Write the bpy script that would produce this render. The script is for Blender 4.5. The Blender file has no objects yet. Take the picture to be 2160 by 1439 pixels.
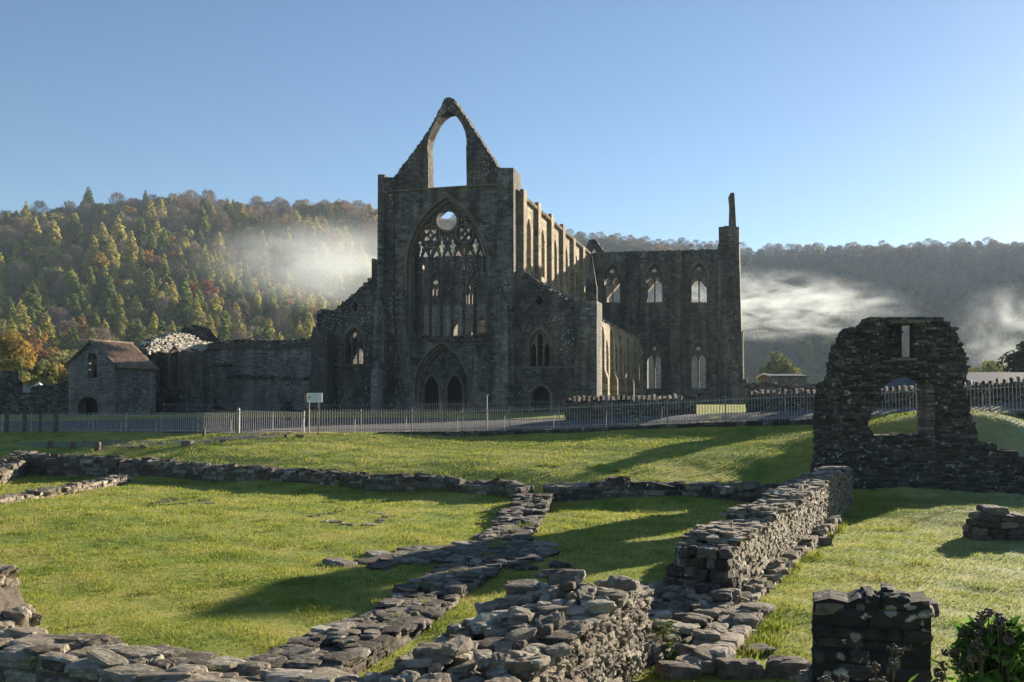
import bpy, bmesh, math, random
import numpy as np
from mathutils import Vector, Matrix
from mathutils.geometry import delaunay_2d_cdt
R = math.radians
rng = np.random.default_rng(7)
random.seed(7)
SC = bpy.context.scene
COL = SC.collection

# ------------------------------------------------------------------ camera, sky, sun, exposure
F, CX, CY, HZ, EYE = 2100.0, 1080.0, 719.5, 855.0, 3.0
PITCH = math.atan((HZ - CY) / F)
cam = bpy.data.cameras.new('camera'); cam.lens = 35; cam.sensor_width = 36
cam.clip_start = .1; cam.clip_end = 5000
camo = bpy.data.objects.new('camera', cam); COL.objects.link(camo)
camo.location = (0, 0, EYE); camo.rotation_euler = (R(90) + PITCH, 0, 0)
SC.camera = camo

SUN_AZ, SUN_EL = 41.0, 13.2          # degrees right of the view axis (+Y), degrees up
wd = bpy.data.worlds.new('World'); SC.world = wd; wd.use_nodes = True
nt = wd.node_tree; bg = nt.nodes['Background']
sky = nt.nodes.new('ShaderNodeTexSky'); sky.sky_type = 'NISHITA'; sky.sun_disc = False
sky.sun_elevation = R(SUN_EL); sky.sun_rotation = R(SUN_AZ)
sky.altitude = 500; sky.air_density = 1.0; sky.dust_density = 0.25; sky.ozone_density = 3.2
nt.links.new(sky.outputs[0], bg.inputs[0]); bg.inputs[1].default_value = 0.05
sl = bpy.data.lights.new('sun', 'SUN'); sl.energy = 5.0; sl.angle = R(.5); sl.color = (1, .86, .68)
so = bpy.data.objects.new('sun', sl); COL.objects.link(so)
SD = Vector((math.sin(R(SUN_AZ)) * math.cos(R(SUN_EL)), math.cos(R(SUN_AZ)) * math.cos(R(SUN_EL)), math.sin(R(SUN_EL))))
so.rotation_euler = SD.to_track_quat('Z', 'Y').to_euler()
so.location = (60, 60, 40)
SC.view_settings.view_transform = 'Standard'; SC.view_settings.look = 'None'
SC.view_settings.exposure = 1.6; SC.view_settings.gamma = 1
SC.render.engine = 'CYCLES'
cy = SC.cycles
cy.use_denoising = True
cy.max_bounces = 6; cy.diffuse_bounces = 3; cy.glossy_bounces = 2; cy.transmission_bounces = 3
cy.volume_bounces = 1; cy.transparent_max_bounces = 6
cy.volume_max_steps = 256
cy.sample_clamp_indirect = 6

# ------------------------------------------------------------------ points of the photograph as points of the place
CP, SP = math.cos(PITCH), math.sin(PITCH)
def ray(px, py):
    xc = (px - CX) / F; yc = (CY - py) / F
    return np.array((xc, CP - yc * SP, SP + yc * CP))
def P(px, py, d):                      # the point of that sight line at distance d ahead
    r = ray(px, py); r = r * (d / r[1])
    return np.array((r[0], r[1], r[2] + EYE))
TH = R(14.4)                           # the church's axis, turned from the view axis
AO = np.array((-5.75, 86.6, 0.)); AS = np.array((math.cos(TH), -math.sin(TH), 0.)); AE = np.array((math.sin(TH), math.cos(TH), 0.))
def A(px, py, v=0.):                   # on a plane parallel to the west front, v metres east of it -> (u, z)
    r = ray(px, py); o = np.array((0, 0, EYE)) - AO
    t = (v - o @ AE) / (r @ AE); p = o + r * t
    return (p @ AS, p[2])
def B(px, py, u):                      # on a plane parallel to the nave's side walls -> (v, z)
    r = ray(px, py); o = np.array((0, 0, EYE)) - AO
    t = (u - o @ AS) / (r @ AS); p = o + r * t
    return (p @ AE, p[2])

# ------------------------------------------------------------------ custom properties
def tag(o, label=None, cat=None, group=None, kind=None):
    if label: o['label'] = label
    if cat: o['category'] = cat
    if group: o['group'] = group
    if kind: o['kind'] = kind
    return o
def empty(name, loc=(0, 0, 0), rz=0, **k):
    o = bpy.data.objects.new(name, None); COL.objects.link(o); o.location = loc; o.rotation_euler = (0, 0, rz)
    o.empty_display_size = .2
    return tag(o, **k)

# ------------------------------------------------------------------ mesh collector
class MB:
    def __init__(s): s.v = []; s.f = []; s.m = []; s.r = []; s.n = 0
    def add(s, verts, faces, mat=0, rnd=None):
        """faces: array (n,k) or list of lists (one length each)"""
        verts = np.asarray(verts, float).reshape(-1, 3)
        s.v.append(verts)
        s.r.append(np.full(len(verts), .5) if rnd is None else np.broadcast_to(np.asarray(rnd, float), (len(verts),)).copy())
        if isinstance(faces, np.ndarray): groups = [faces]
        else:
            d = {}
            for q in faces: d.setdefault(len(q), []).append(q)
            groups = [np.array(x) for x in d.values()]
        for g in groups:
            if len(g): s.f.append(g + s.n); s.m.append(np.full(len(g), mat))
        s.n += len(verts); return s
    def box(s, c, h, rz=0, mat=0, rnd=.5, tilt=None):
        """centre, half sizes"""
        q = np.array([(x, y, z) for x in (-1, 1) for y in (-1, 1) for z in (-1, 1)], float) * np.asarray(h)
        if tilt is not None: q = q @ np.array(Matrix.Rotation(tilt[0], 3, tilt[1])).T
        ca, sa = math.cos(rz), math.sin(rz)
        q = np.stack([q[:, 0] * ca - q[:, 1] * sa, q[:, 0] * sa + q[:, 1] * ca, q[:, 2]], 1) + np.asarray(c)
        return s.add(q, np.array([(0, 1, 3, 2), (4, 6, 7, 5), (0, 4, 5, 1), (2, 3, 7, 6), (0, 2, 6, 4), (1, 5, 7, 3)]), mat, rnd)
    def beam(s, a, b, w, h=None, mat=0, rnd=.5):
        a = np.asarray(a, float); b = np.asarray(b, float); h = h or w
        d = b - a; L = np.linalg.norm(d); d = d / L
        up = np.array((0, 0, 1.)) if abs(d[2]) < .95 else np.array((0, 1., 0))
        x = np.cross(d, up); x /= np.linalg.norm(x); y = np.cross(x, d)
        o = [x * w / 2 * i + y * h / 2 * j for i, j in ((-1, -1), (1, -1), (1, 1), (-1, 1))]
        return s.add([a + k for k in o] + [b + k for k in o], np.array([(0, 1, 5, 4), (1, 2, 6, 5), (2, 3, 7, 6), (3, 0, 4, 7), (3, 2, 1, 0), (4, 5, 6, 7)]), mat, rnd)
    def tube(s, pts, rad, k=7, mat=0, rnd=.5):
        pts = [np.asarray(p, float) for p in pts]; n = len(pts)
        rad = [rad] * n if np.isscalar(rad) else rad
        vs = []
        for i, p in enumerate(pts):
            d = pts[min(i + 1, n - 1)] - pts[max(i - 1, 0)]; d = d / (np.linalg.norm(d) + 1e-9)
            up = np.array((0, 0, 1.)) if abs(d[2]) < .9 else np.array((1., 0, 0))
            x = np.cross(d, up); x /= np.linalg.norm(x); y = np.cross(d, x)
            vs += [p + rad[i] * (x * math.cos(a) + y * math.sin(a)) for a in np.linspace(0, 2 * math.pi, k, endpoint=False)]
        f = [(i * k + j, i * k + (j + 1) % k, (i + 1) * k + (j + 1) % k, (i + 1) * k + j) for i in range(n - 1) for j in range(k)]
        f += [tuple(range(k))[::-1], tuple(range((n - 1) * k, n * k))]
        return s.add(vs, f, mat, rnd)
    def build(s, name, mats, parent=None, smooth=False, recalc=False, loc=None):
        me = bpy.data.meshes.new(name)
        V = np.concatenate(s.v); me.vertices.add(len(V)); me.vertices.foreach_set('co', V.ravel())
        lt = np.concatenate([np.full(len(g), g.shape[1]) for g in s.f]); li = np.concatenate([g.ravel() for g in s.f])
        ls = np.concatenate([[0], np.cumsum(lt)[:-1]])
        me.loops.add(len(li)); me.loops.foreach_set('vertex_index', li.astype(np.int32))
        me.polygons.add(len(lt)); me.polygons.foreach_set('loop_start', ls.astype(np.int32)); me.polygons.foreach_set('loop_total', lt.astype(np.int32))
        me.polygons.foreach_set('material_index', np.concatenate(s.m).astype(np.int32))
        me.polygons.foreach_set('use_smooth', np.full(len(lt), smooth))
        me.update(calc_edges=True)
        a = me.attributes.new('rnd', 'FLOAT', 'POINT'); a.data.foreach_set('value', np.concatenate(s.r).astype(np.float32))
        for m in (mats if isinstance(mats, (list, tuple)) else [mats]): me.materials.append(m)
        if recalc:
            b = bmesh.new(); b.from_mesh(me); bmesh.ops.recalc_face_normals(b, faces=b.faces[:]); b.to_mesh(me); b.free()
        uvbox(me)
        o = bpy.data.objects.new(name, me); COL.objects.link(o)
        if parent: o.parent = parent
        if loc is not None: o.location = loc
        return o
def uvbox(me):
    nl = len(me.loops); npoly = len(me.polygons)
    co = np.zeros(len(me.vertices) * 3); me.vertices.foreach_get('co', co); co = co.reshape(-1, 3)
    vi = np.zeros(nl, np.int32); me.loops.foreach_get('vertex_index', vi)
    nr = np.zeros(npoly * 3); me.polygons.foreach_get('normal', nr); nr = nr.reshape(-1, 3)
    lt = np.zeros(npoly, np.int32); me.polygons.foreach_get('loop_total', lt)
    N = np.repeat(nr, lt, 0); c = co[vi]
    h = np.hypot(N[:, 0], N[:, 1]); flat = np.abs(N[:, 2]) > .85; h[h < 1e-6] = 1
    t = np.stack([-N[:, 1] / h, N[:, 0] / h], 1)
    u = np.where(flat, c[:, 0], c[:, 0] * t[:, 0] + c[:, 1] * t[:, 1]); w = np.where(flat, c[:, 1], c[:, 2])
    uv = me.uv_layers.new(name='UVMap'); uv.data.foreach_set('uv', np.stack([u, w], 1).astype(np.float32).ravel())

# ------------------------------------------------------------------ materials
def mat(name):
    m = bpy.data.materials.new(name); m.use_nodes = True; t = m.node_tree
    b = t.nodes['Principled BSDF']; b.inputs['Roughness'].default_value = .9
    b.inputs['Specular IOR Level'].default_value = .25
    return m, t, b
class NG:
    """small helper to write node graphs"""
    def __init__(s, t): s.t = t
    def n(s, typ, **k):
        x = s.t.nodes.new(typ)
        for a, v in k.items(): setattr(x, a, v)
        return x
    def put(s, sock, v):
        if hasattr(v, 'is_output') or isinstance(v, bpy.types.NodeSocket): s.t.links.new(v, sock)
        else: sock.default_value = v
    def noise(s, vec, scale, detail=4, rough=.55, dist=0, dim='3D'):
        x = s.n('ShaderNodeTexNoise'); s.put(x.inputs['Vector'], vec)
        x.inputs['Scale'].default_value = scale; x.inputs['Detail'].default_value = detail
        x.inputs['Roughness'].default_value = rough; x.inputs['Distortion'].default_value = dist
        return x.outputs['Fac']
    def map(s, vec, sc=(1, 1, 1), loc=(0, 0, 0)):
        x = s.n('ShaderNodeMapping'); s.put(x.inputs['Vector'], vec); x.inputs['Scale'].default_value = sc; x.inputs['Location'].default_value = loc
        return x.outputs[0]
    def ramp(s, fac, stops, interp='LINEAR'):
        x = s.n('ShaderNodeValToRGB'); s.put(x.inputs[0], fac); e = x.color_ramp; e.interpolation = interp
        while len(e.elements) < len(stops): e.elements.new(.5)
        for el, (p, c) in zip(e.elements, stops):
            el.position = p; el.color = (c, c, c, 1) if np.isscalar(c) else (*c, 1)
        return x.outputs[0]
    def mix(s, f, a, b, mode='MIX'):
        x = s.n('ShaderNodeMix', data_type='RGBA', blend_type=mode)
        s.put(x.inputs[0], f)
        for k, v in ((6, a), (7, b)):
            s.put(x.inputs[k], (*v, 1) if isinstance(v, tuple) and len(v) == 3 else v)
        return x.outputs[2]
    def math(s, op, a, b=0., clamp=False):
        x = s.n('ShaderNodeMath', operation=op, use_clamp=clamp); s.put(x.inputs[0], a); s.put(x.inputs[1], b); return x.outputs[0]
    def bump(s, h, strength=.5, dist=.05, nrm=None):
        x = s.n('ShaderNodeBump'); s.put(x.inputs['Height'], h); x.inputs['Strength'].default_value = strength; x.inputs['Distance'].default_value = dist
        if nrm is not None: s.put(x.inputs['Normal'], nrm)
        return x.outputs[0]
    def attr(s, name): return s.n('ShaderNodeAttribute', attribute_name=name).outputs['Fac']

def masonry(name, c1, c2, stain, lich=.5, bw=.6, rh=.25, streak=.6, warm=(.25, .215, .155), bump=.9, tone=(.3, .62)):
    """coursed stone on walls too far to lay stone by stone"""
    m, t, b = mat(name); g = NG(t)
    uv = g.n('ShaderNodeUVMap', uv_map='UVMap').outputs[0]
    pos = g.n('ShaderNodeNewGeometry').outputs['Position']
    wob = g.n('ShaderNodeTexNoise'); g.put(wob.inputs['Vector'], uv); wob.inputs['Scale'].default_value = 1.7
    va = g.n('ShaderNodeVectorMath', operation='SCALE'); g.put(va.inputs[0], wob.outputs['Color']); va.inputs['Scale'].default_value = .16
    vb = g.n('ShaderNodeVectorMath', operation='ADD'); g.put(vb.inputs[0], uv); g.put(vb.inputs[1], va.outputs[0])
    br = g.n('ShaderNodeTexBrick'); g.put(br.inputs['Vector'], vb.outputs[0])
    br.inputs['Color1'].default_value = (0, 0, 0, 1); br.inputs['Color2'].default_value = (1, 1, 1, 1); br.inputs['Mortar'].default_value = (.35, .35, .35, 1)
    br.inputs['Scale'].default_value = 1; br.inputs['Mortar Size'].default_value = .02; br.inputs['Mortar Smooth'].default_value = .4
    br.inputs['Brick Width'].default_value = bw; br.inputs['Row Height'].default_value = rh; br.offset = .47; br.squash = .7; br.squash_frequency = 3
    n1 = g.noise(g.map(uv, (1.1, 5.5, 1)), 1, 5, .65)
    f = g.math('ADD', g.math('MULTIPLY', br.outputs['Color'], .45), g.math('MULTIPLY', n1, .6))
    col = g.ramp(f, [(.2, c1), (.8, c2)])
    big = g.noise(pos, .22, 5, .6)
    col = g.mix(g.ramp(big, [(.42, 0), (.62, 1)]), col, g.mix(.5, col, warm))
    st = g.noise(g.map(pos, (.9, .9, .09)), 1, 5, .6)
    col = g.mix(g.math('MULTIPLY', g.ramp(st, [(tone[0] + .12, 1), (tone[1], 0)]), streak), col, stain)
    bl = g.noise(pos, .75, 6, .7)
    col = g.mix(g.math('MULTIPLY', g.ramp(bl, [(.5, 0), (.6, 1)]), streak * .8), col, stain)
    li = g.noise(pos, 5.5, 2, .5); li2 = g.noise(pos, .33, 3, .5)
    lf = g.math('MULTIPLY', g.ramp(li, [(.615, 0), (.65, 1)]), g.ramp(li2, [(.45, 0), (.62, 1)]))
    col = g.mix(g.math('MULTIPLY', lf, lich), col, (.52, .52, .46))
    g.put(b.inputs['Base Color'], col)
    h = g.math('ADD', g.math('MULTIPLY', br.outputs['Fac'], -.5), g.math('ADD', g.math('MULTIPLY', br.outputs['Color'], .35), n1))
    g.put(b.inputs['Normal'], g.bump(h, bump, .07))
    return m

def rubble(name, stops, lich=.6, mossc=(.05, .06, .02), moss=.35, lsc=7., bsc=22.):
    """single stones: colour by the stone, mottled, with pale lichen"""
    m, t, b = mat(name); g = NG(t)
    pos = g.n('ShaderNodeNewGeometry').outputs['Position']
    r = g.attr('rnd')
    n1 = g.noise(pos, 9, 6, .65)
    f = g.math('ADD', g.math('MULTIPLY', r, .75), g.math('MULTIPLY', g.math('SUBTRACT', n1, .5), .9))
    col = g.ramp(f, stops)
    ms = g.noise(pos, 2.1, 5, .65)
    col = g.mix(g.math('MULTIPLY', g.ramp(ms, [(.5, 0), (.62, 1)]), moss), col, mossc)
    if lsc < 5:                                   # round blotches of crusty lichen
        vo = g.n('ShaderNodeTexVoronoi'); g.put(vo.inputs['Vector'], pos); vo.inputs['Scale'].default_value = 7.5; vo.inputs['Randomness'].default_value = 1
        sx = g.n('ShaderNodeSeparateColor'); g.put(sx.inputs[0], vo.outputs['Color'])
        dd = g.math('ADD', vo.outputs['Distance'], g.math('MULTIPLY', g.math('SUBTRACT', g.noise(pos, 16, 5, .7), .5), .55))
        bl = g.math('MULTIPLY', g.ramp(dd, [(.36, 1), (.42, 0)]), g.ramp(sx.outputs[0], [(.62, 0), (.68, 1)]))
        col = g.mix(g.math('MULTIPLY', bl, .85), col, g.mix(g.noise(pos, 60, 3, .6), (.10, .105, .085), (.42, .44, .38)))
    li = g.noise(pos, lsc, 3, .6, .4); l2 = g.noise(pos, lsc * .17, 3, .5)
    lf = g.math('MULTIPLY', g.ramp(li, [(.6, 0), (.64, 1)]), g.ramp(g.math('ADD', g.math('MULTIPLY', l2, .7), g.math('MULTIPLY', r, .3)), [(.42, 0), (.6, 1)]))
    col = g.mix(g.math('MULTIPLY', lf, lich), col, (.55, .55, .49))
    g.put(b.inputs['Base Color'], col)
    n2 = g.noise(pos, bsc, 8, .7); n3 = g.noise(g.map(pos, (1, 1, 3.5)), bsc * .35, 4, .6)
    g.put(b.inputs['Normal'], g.bump(g.math('ADD', n2, n3), .8, .03))
    return m

def plain(name, c, rough=.8, var=.25, sc=6, metal=0, c2=None, bump=0.):
    m, t, b = mat(name); g = NG(t)
    pos = g.n('ShaderNodeTexCoord').outputs['Object']
    n = g.noise(pos, sc, 5, .6)
    lo = tuple(x * (1 - var) for x in c); hi = c2 or tuple(min(1, x * (1 + var)) for x in c)
    g.put(b.inputs['Base Color'], g.ramp(n, [(.35, lo), (.65, hi)]))
    b.inputs['Roughness'].default_value = rough; b.inputs['Metallic'].default_value = metal
    if bump: g.put(b.inputs['Normal'], g.bump(n, bump, .02))
    return m

def leafy(name, stops, trans=.35, vary=.35):
    """foliage: colour by leaf and by tree, light comes through"""
    m, t, b = mat(name); g = NG(t)
    r = g.attr('rnd'); oi = g.n('ShaderNodeObjectInfo').outputs['Random']
    f = g.math('ADD', g.math('MULTIPLY', r, 1 - vary), g.math('MULTIPLY', oi, vary))
    col = g.ramp(f, stops)
    g.put(b.inputs['Base Color'], col); b.inputs['Specular IOR Level'].default_value = .1
    tr = g.n('ShaderNodeBsdfTranslucent'); g.put(tr.inputs[0], col)
    mx = g.n('ShaderNodeMixShader'); mx.inputs[0].default_value = trans
    t.links.new(b.outputs[0], mx.inputs[1]); t.links.new(tr.outputs[0], mx.inputs[2])
    t.links.new(mx.outputs[0], t.nodes['Material Output'].inputs['Surface'])
    return m

M = {}
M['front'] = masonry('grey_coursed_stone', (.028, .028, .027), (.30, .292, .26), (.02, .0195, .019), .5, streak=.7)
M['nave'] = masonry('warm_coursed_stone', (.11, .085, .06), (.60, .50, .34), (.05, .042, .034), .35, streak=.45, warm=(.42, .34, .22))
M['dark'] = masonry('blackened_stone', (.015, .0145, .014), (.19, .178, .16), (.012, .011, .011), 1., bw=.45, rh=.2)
M['range'] = masonry('blue_grey_rubble', (.07, .07, .068), (.42, .41, .385), (.025, .025, .025), .6, bw=.38, rh=.15, streak=.45)
M['pale'] = masonry('pale_rubble', (.30, .28, .24), (.62, .58, .50), (.16, .15, .13), .8, bw=.3, rh=.12, streak=.3)
M['dress'] = masonry('dressed_stone', (.10, .09, .07), (.22, .195, .15), (.035, .033, .03), .15, bw=.8, rh=.35, streak=.35, bump=.4)
M['rub'] = rubble('grey_brown_rubble', [(.0, (.035, .028, .022)), (.35, (.115, .095, .075)), (.6, (.23, .20, .16)), (.85, (.40, .37, .31))], .55)
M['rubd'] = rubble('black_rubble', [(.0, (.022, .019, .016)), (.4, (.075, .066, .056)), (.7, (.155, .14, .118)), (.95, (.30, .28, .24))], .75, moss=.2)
M['rubl'] = rubble('buff_rubble', [(.0, (.06, .048, .036)), (.3, (.19, .155, .115)), (.6, (.34, .295, .225)), (.9, (.56, .52, .43))], .6)
M['rubp'] = rubble('painted_sunlight_rubble', [(.0, (.22, .20, .165)), (.35, (.48, .45, .39)), (.7, (.66, .63, .56)), (1, (.78, .76, .70))], .4, moss=.12)  # extra pale: sunlight painted into the stone colour, no limewash
M['lichen'] = rubble('lichen_blotched_stone', [(.0, (.014, .013, .012)), (.4, (.04, .037, .034)), (.8, (.085, .08, .072)), (1, (.16, .15, .135))], .85, moss=.2, lsc=4.2)
M['mortar'] = plain('earthy_mortar', (.12, .10, .078), .95, .45, 9, bump=.6)
M['mortard'] = plain('dark_mortar', (.045, .04, .035), .95, .5, 9, bump=.6)
M['slate'] = plain('dark_slate', (.055, .058, .068), .6, .35, 3, bump=.3)
M['tile'] = plain('weathered_clay_tile', (.25, .175, .125), .8, .45, 3, bump=.4)
M['wood'] = plain('weathered_wood', (.12, .09, .065), .85, .4, 8, bump=.4)
M['void'] = plain('dark_oak_and_shade', (.012, .01, .009), .9, .3, 6)  # oak of the doors; also painted shade on panels behind openings
M['rail'] = plain('galvanised_grey_paint', (.30, .275, .24), .5, .3, 7, c2=(.46, .42, .36))
M['raild'] = plain('dull_grey_paint', (.13, .13, .13), .5, .3, 7)
M['sign'] = plain('white_sign_paint', (.72, .72, .70), .45, .06, 2)
M['signgrey'] = plain('faded_print', (.48, .48, .47), .5, .05, 3)
M['signgreen'] = plain('green_print', (.03, .16, .09), .5, .05, 3)
M['rust'] = plain('rusty_steel', (.16, .07, .04), .8, .4, 12, c2=(.34, .27, .2))
M['white'] = plain('white_render', (.7, .7, .68), .7, .06, 3)
# ------------------------------------------------------------------ lie of the land: a smooth surface through measured heights
ctl = []
for x in (-34, -22, -12, -4, 3, 10, 18, 28):
    for y in (2, 9, 16, 23): ctl.append((x, y, 0.))
for px, py in ((400, 1012), (760, 1034), (1100, 1054), (1600, 1064)):
    q = ray(px, py); s_ = -EYE / q[2]; ctl.append((q[0] * s_, q[1] * s_, 0.)); ctl.append((q[0] * s_, q[1] * s_ + 1.5, .38))
ctl += [(-23, 46.2, .0), (-23, 49, .45), (-30, 44, 0), (-40, 40, 0), (-6, 29, 0), (-15, 32, 0), (10, 30, 0), (14, 30.5, 0), (20, 31, 0), (26, 32, .2),
        (9, 33.2, .0), (12, 33.5, .0), (15, 33.5, .0), (18, 33.6, .0), (21, 33.6, .0), (10.5, 36.6, 1.3), (14, 36.0, 1.95), (18, 35.7, 2.2), (24, 35.5, 2.35)]
def cp(px, py, d, dz=0): p = P(px, py, d); ctl.append((p[0], p[1], p[2] + dz))
for q in ((600, 950, 45), (1000, 970, 39), (1400, 965, 37), (1600, 938, 39.5), (200, 950, 50), (1690, 958, 37.5), (1200, 940, 43),
          (0, 911, 62), (250, 912, 57.5), (500, 915, 53.5), (700, 914, 53), (970, 921, 52), (1200, 916, 49), (1500, 905, 46), (1720, 897, 43.5), (2160, 888, 39)): cp(*q)
for q in ((970, 911, 53), (1200, 905, 50), (1500, 892, 47), (1720, 885, 44.5), (2160, 871, 40), (500, 912, 55.5), (0, 909, 64),
          (500, 893, 68), (900, 892, 68), (1300, 886, 62), (1510, 880, 60), (1650, 872, 58), (100, 893, 70), (2000, 862, 50), (-300, 905, 66)): cp(*q)
ctl += [(-40, 84, 2.35), (-20, 84, 2.35), (-6, 86, 2.3), (4, 84, 2.4), (12, 88, 2.9), (20, 112, 3.0), (34, 100, 3.0), (-60, 100, 2.4), (0, 125, 2.6), (60, 70, 3.2), (45, 45, 2.6), (-70, 60, 1.6), (60, 140, 3), (-60, 140, 2.5), (0, 160, 2.6)]
ctl = np.array(ctl)
def _phi(r2): return np.where(r2 > 1e-9, r2 * np.log(np.maximum(r2, 1e-9)), 0.)
_S = 20.; _c = ctl[:, :2] / _S; _n = len(ctl)
_K = _phi(((_c[:, None] - _c[None]) ** 2).sum(-1)) + np.eye(_n) * .0008
_Pm = np.c_[np.ones(_n), _c]
_w = np.linalg.solve(np.block([[_K, _Pm], [_Pm.T, np.zeros((3, 3))]]), np.r_[ctl[:, 2], np.zeros(3)])
def ground(x, y):
    x = np.atleast_1d(np.asarray(x, float)); y = np.atleast_1d(np.asarray(y, float)); sh = x.shape
    xx = np.clip(x.ravel(), -75, 75); yy = np.clip(y.ravel(), 0, 160); out = np.empty(len(xx))
    for i in range(0, len(xx), 20000):
        q = np.c_[xx[i:i + 20000], yy[i:i + 20000]] / _S
        out[i:i + 20000] = _phi(((q[:, None] - _c[None]) ** 2).sum(-1)) @ _w[:_n] + np.c_[np.ones(len(q)), q] @ _w[_n:]
    X = x.ravel(); Y = y.ravel()
    bump = .035 * np.sin(X * .9 + 1.3 * np.sin(Y * .4)) * np.sin(Y * .75 + .8 * np.sin(X * .5)) + .02 * np.sin(X * 2.3 + Y) * np.sin(Y * 2.1 - X * .6)
    far = np.clip((Y - 50) / 12, 0, 1)
    return (np.clip(out, -.05, 3.4) + bump * (1 - far)).reshape(sh)
def gz(x, y): return float(ground(x, y)[0])
def G(px, py, lo=5, hi=130):           # where a sight line meets the ground
    r = ray(px, py); d = np.geomspace(lo, hi, 900); k = d / r[1]
    z = EYE + r[2] * k; h = ground(r[0] * k, d); i = int(np.argmax(z < h))
    return np.array((r[0] * k[i], d[i], h[i]))

# ground sheet, fine nearby, coarse far away
xs = np.unique(np.r_[-1250, -800, -500, -320, -220, -160, -120, -95, np.arange(-76, -36, 2.), np.arange(-36, 36.01, .4), np.arange(38, 77, 2.), 95, 120, 160, 220, 320, 500, 800, 1250])
ys = np.unique(np.r_[-60, -30, -10, np.arange(0, 60, .4), np.arange(60, 130, 2.), 140, 160, 200, 260, 340, 450, 600, 800, 1250])
XX, YY = np.meshgrid(xs, ys); ZZ = ground(XX, YY); nx = len(xs)
ZZ = np.where((np.abs(XX) > 78) | (YY > 165) , np.minimum(ZZ, 2.4), ZZ)
b = MB(); i, j = np.meshgrid(np.arange(nx - 1), np.arange(len(ys) - 1)); k = (j * nx + i).ravel()
b.add(np.stack([XX, YY, ZZ], -1).reshape(-1, 3), np.stack([k, k + 1, k + nx + 1, k + nx], 1))
m, t, bs = mat('turf'); g = NG(t)
pos = g.n('ShaderNodeNewGeometry').outputs['Position']
def turf_colour(g, pos, detail=True):
    n = g.noise(pos, .42, 7, .7); n2 = g.noise(pos, 3.2, 5, .7)
    c = g.ramp(g.math('ADD', g.math('MULTIPLY', n, .8), g.math('MULTIPLY', n2, .2)), [(.34, (.10, .17, .02)), (.46, (.24, .29, .04)), (.56, (.38, .37, .075)), (.68, (.44, .36, .13))])
    sx = g.n('ShaderNodeSeparateXYZ'); g.put(sx.inputs[0], pos)
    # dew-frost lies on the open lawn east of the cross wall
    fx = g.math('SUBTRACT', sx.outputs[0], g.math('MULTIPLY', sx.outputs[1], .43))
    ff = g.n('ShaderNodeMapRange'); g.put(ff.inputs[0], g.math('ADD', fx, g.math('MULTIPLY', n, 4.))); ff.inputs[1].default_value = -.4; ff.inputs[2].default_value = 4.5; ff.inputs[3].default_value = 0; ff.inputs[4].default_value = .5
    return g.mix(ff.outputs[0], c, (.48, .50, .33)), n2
c, n2 = turf_colour(g, pos)
g.put(bs.inputs['Base Color'], c); g.put(bs.inputs['Normal'], g.bump(g.math('ADD', g.noise(pos, 14, 6, .7), n2), 1., .08))
M['turf'] = m
b.build('ground', M['turf'], smooth=True); tag(bpy.data.objects['ground'], kind='structure')

# road, path and gravel: sheets draped just above the turf
def drape(name, poly, matl, lift=.006, step=.7):
    poly = np.array(poly); mn = poly.min(0); mx = poly.max(0)
    pts = [Vector(p) for p in poly]; n = len(pts); ed = [(i, (i + 1) % n) for i in range(n)]
    inside = []
    gx, gy = np.meshgrid(np.arange(mn[0], mx[0], step), np.arange(mn[1], mx[1], step)); gx = gx.ravel(); gy = gy.ravel()
    ins = np.zeros(len(gx), bool)
    for i in range(n):
        x1, y1 = poly[i]; x2, y2 = poly[(i + 1) % n]
        c_ = ((y1 > gy) != (y2 > gy)); xi = (x2 - x1) * (gy - y1) / ((y2 - y1) if y2 != y1 else 1e-9) + x1
        ins ^= c_ & (gx < xi)
    pts += [Vector((a, b_)) for a, b_ in zip(gx[ins], gy[ins])]
    res = delaunay_2d_cdt(pts, ed, [], 1, 1e-5)
    v = np.array([tuple(p) for p in res[0]]); z = ground(v[:, 0], v[:, 1]) + lift
    b = MB(); b.add(np.c_[v, z], res[2]); o = b.build(name, matl, smooth=True, recalc=True)
    me = o.data
    if me.polygons[0].normal.z < 0: me.flip_normals()
    return tag(o, kind='structure')
M['asphalt'] = plain('worn_asphalt', (.075, .075, .078), .85, .25, 1.2, bump=.2)
M['path'] = plain('trodden_gravel', (.17, .145, .12), .95, .25, 2., bump=.3)
M['gravel'] = plain('grassy_gravel', (.16, .17, .12), .95, .3, 5., bump=.5)
fence_pts = [P(-420, 909, 66), P(0, 911, 62), P(250, 912, 57.5), P(500, 913, 54), P(630, 913, 53.4), P(800, 913, 53.2), P(970, 912, 52.4), P(1200, 905, 49.5), P(1500, 893, 46.5), P(1720, 886, 44), P(2160, 872, 39.4), P(2500, 860, 35)]
fp = [(p[0], p[1] + .25) for p in fence_pts]
back = [(30, 50), (26, 56), (20, 62), (13, 64), (8, 70), (0, 74), (-8, 78), (-22, 76), (-32, 72), (-50, 72)]
drape('road', fp + back, M['asphalt'], .006)
drape('path', [G(560, 905)[:2], G(650, 906)[:2], G(618, 915)[:2], G(560, 926)[:2], G(470, 930)[:2], G(425, 927)[:2], G(505, 918)[:2]], M['path'], .012, .5)
drape('gravel_track', [G(10, 935)[:2], G(225, 931)[:2], G(330, 931)[:2], G(480, 926)[:2], G(450, 936)[:2], G(300, 944)[:2], G(225, 944)[:2], G(80, 945)[:2]], M['gravel'], .010, .5)

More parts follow.
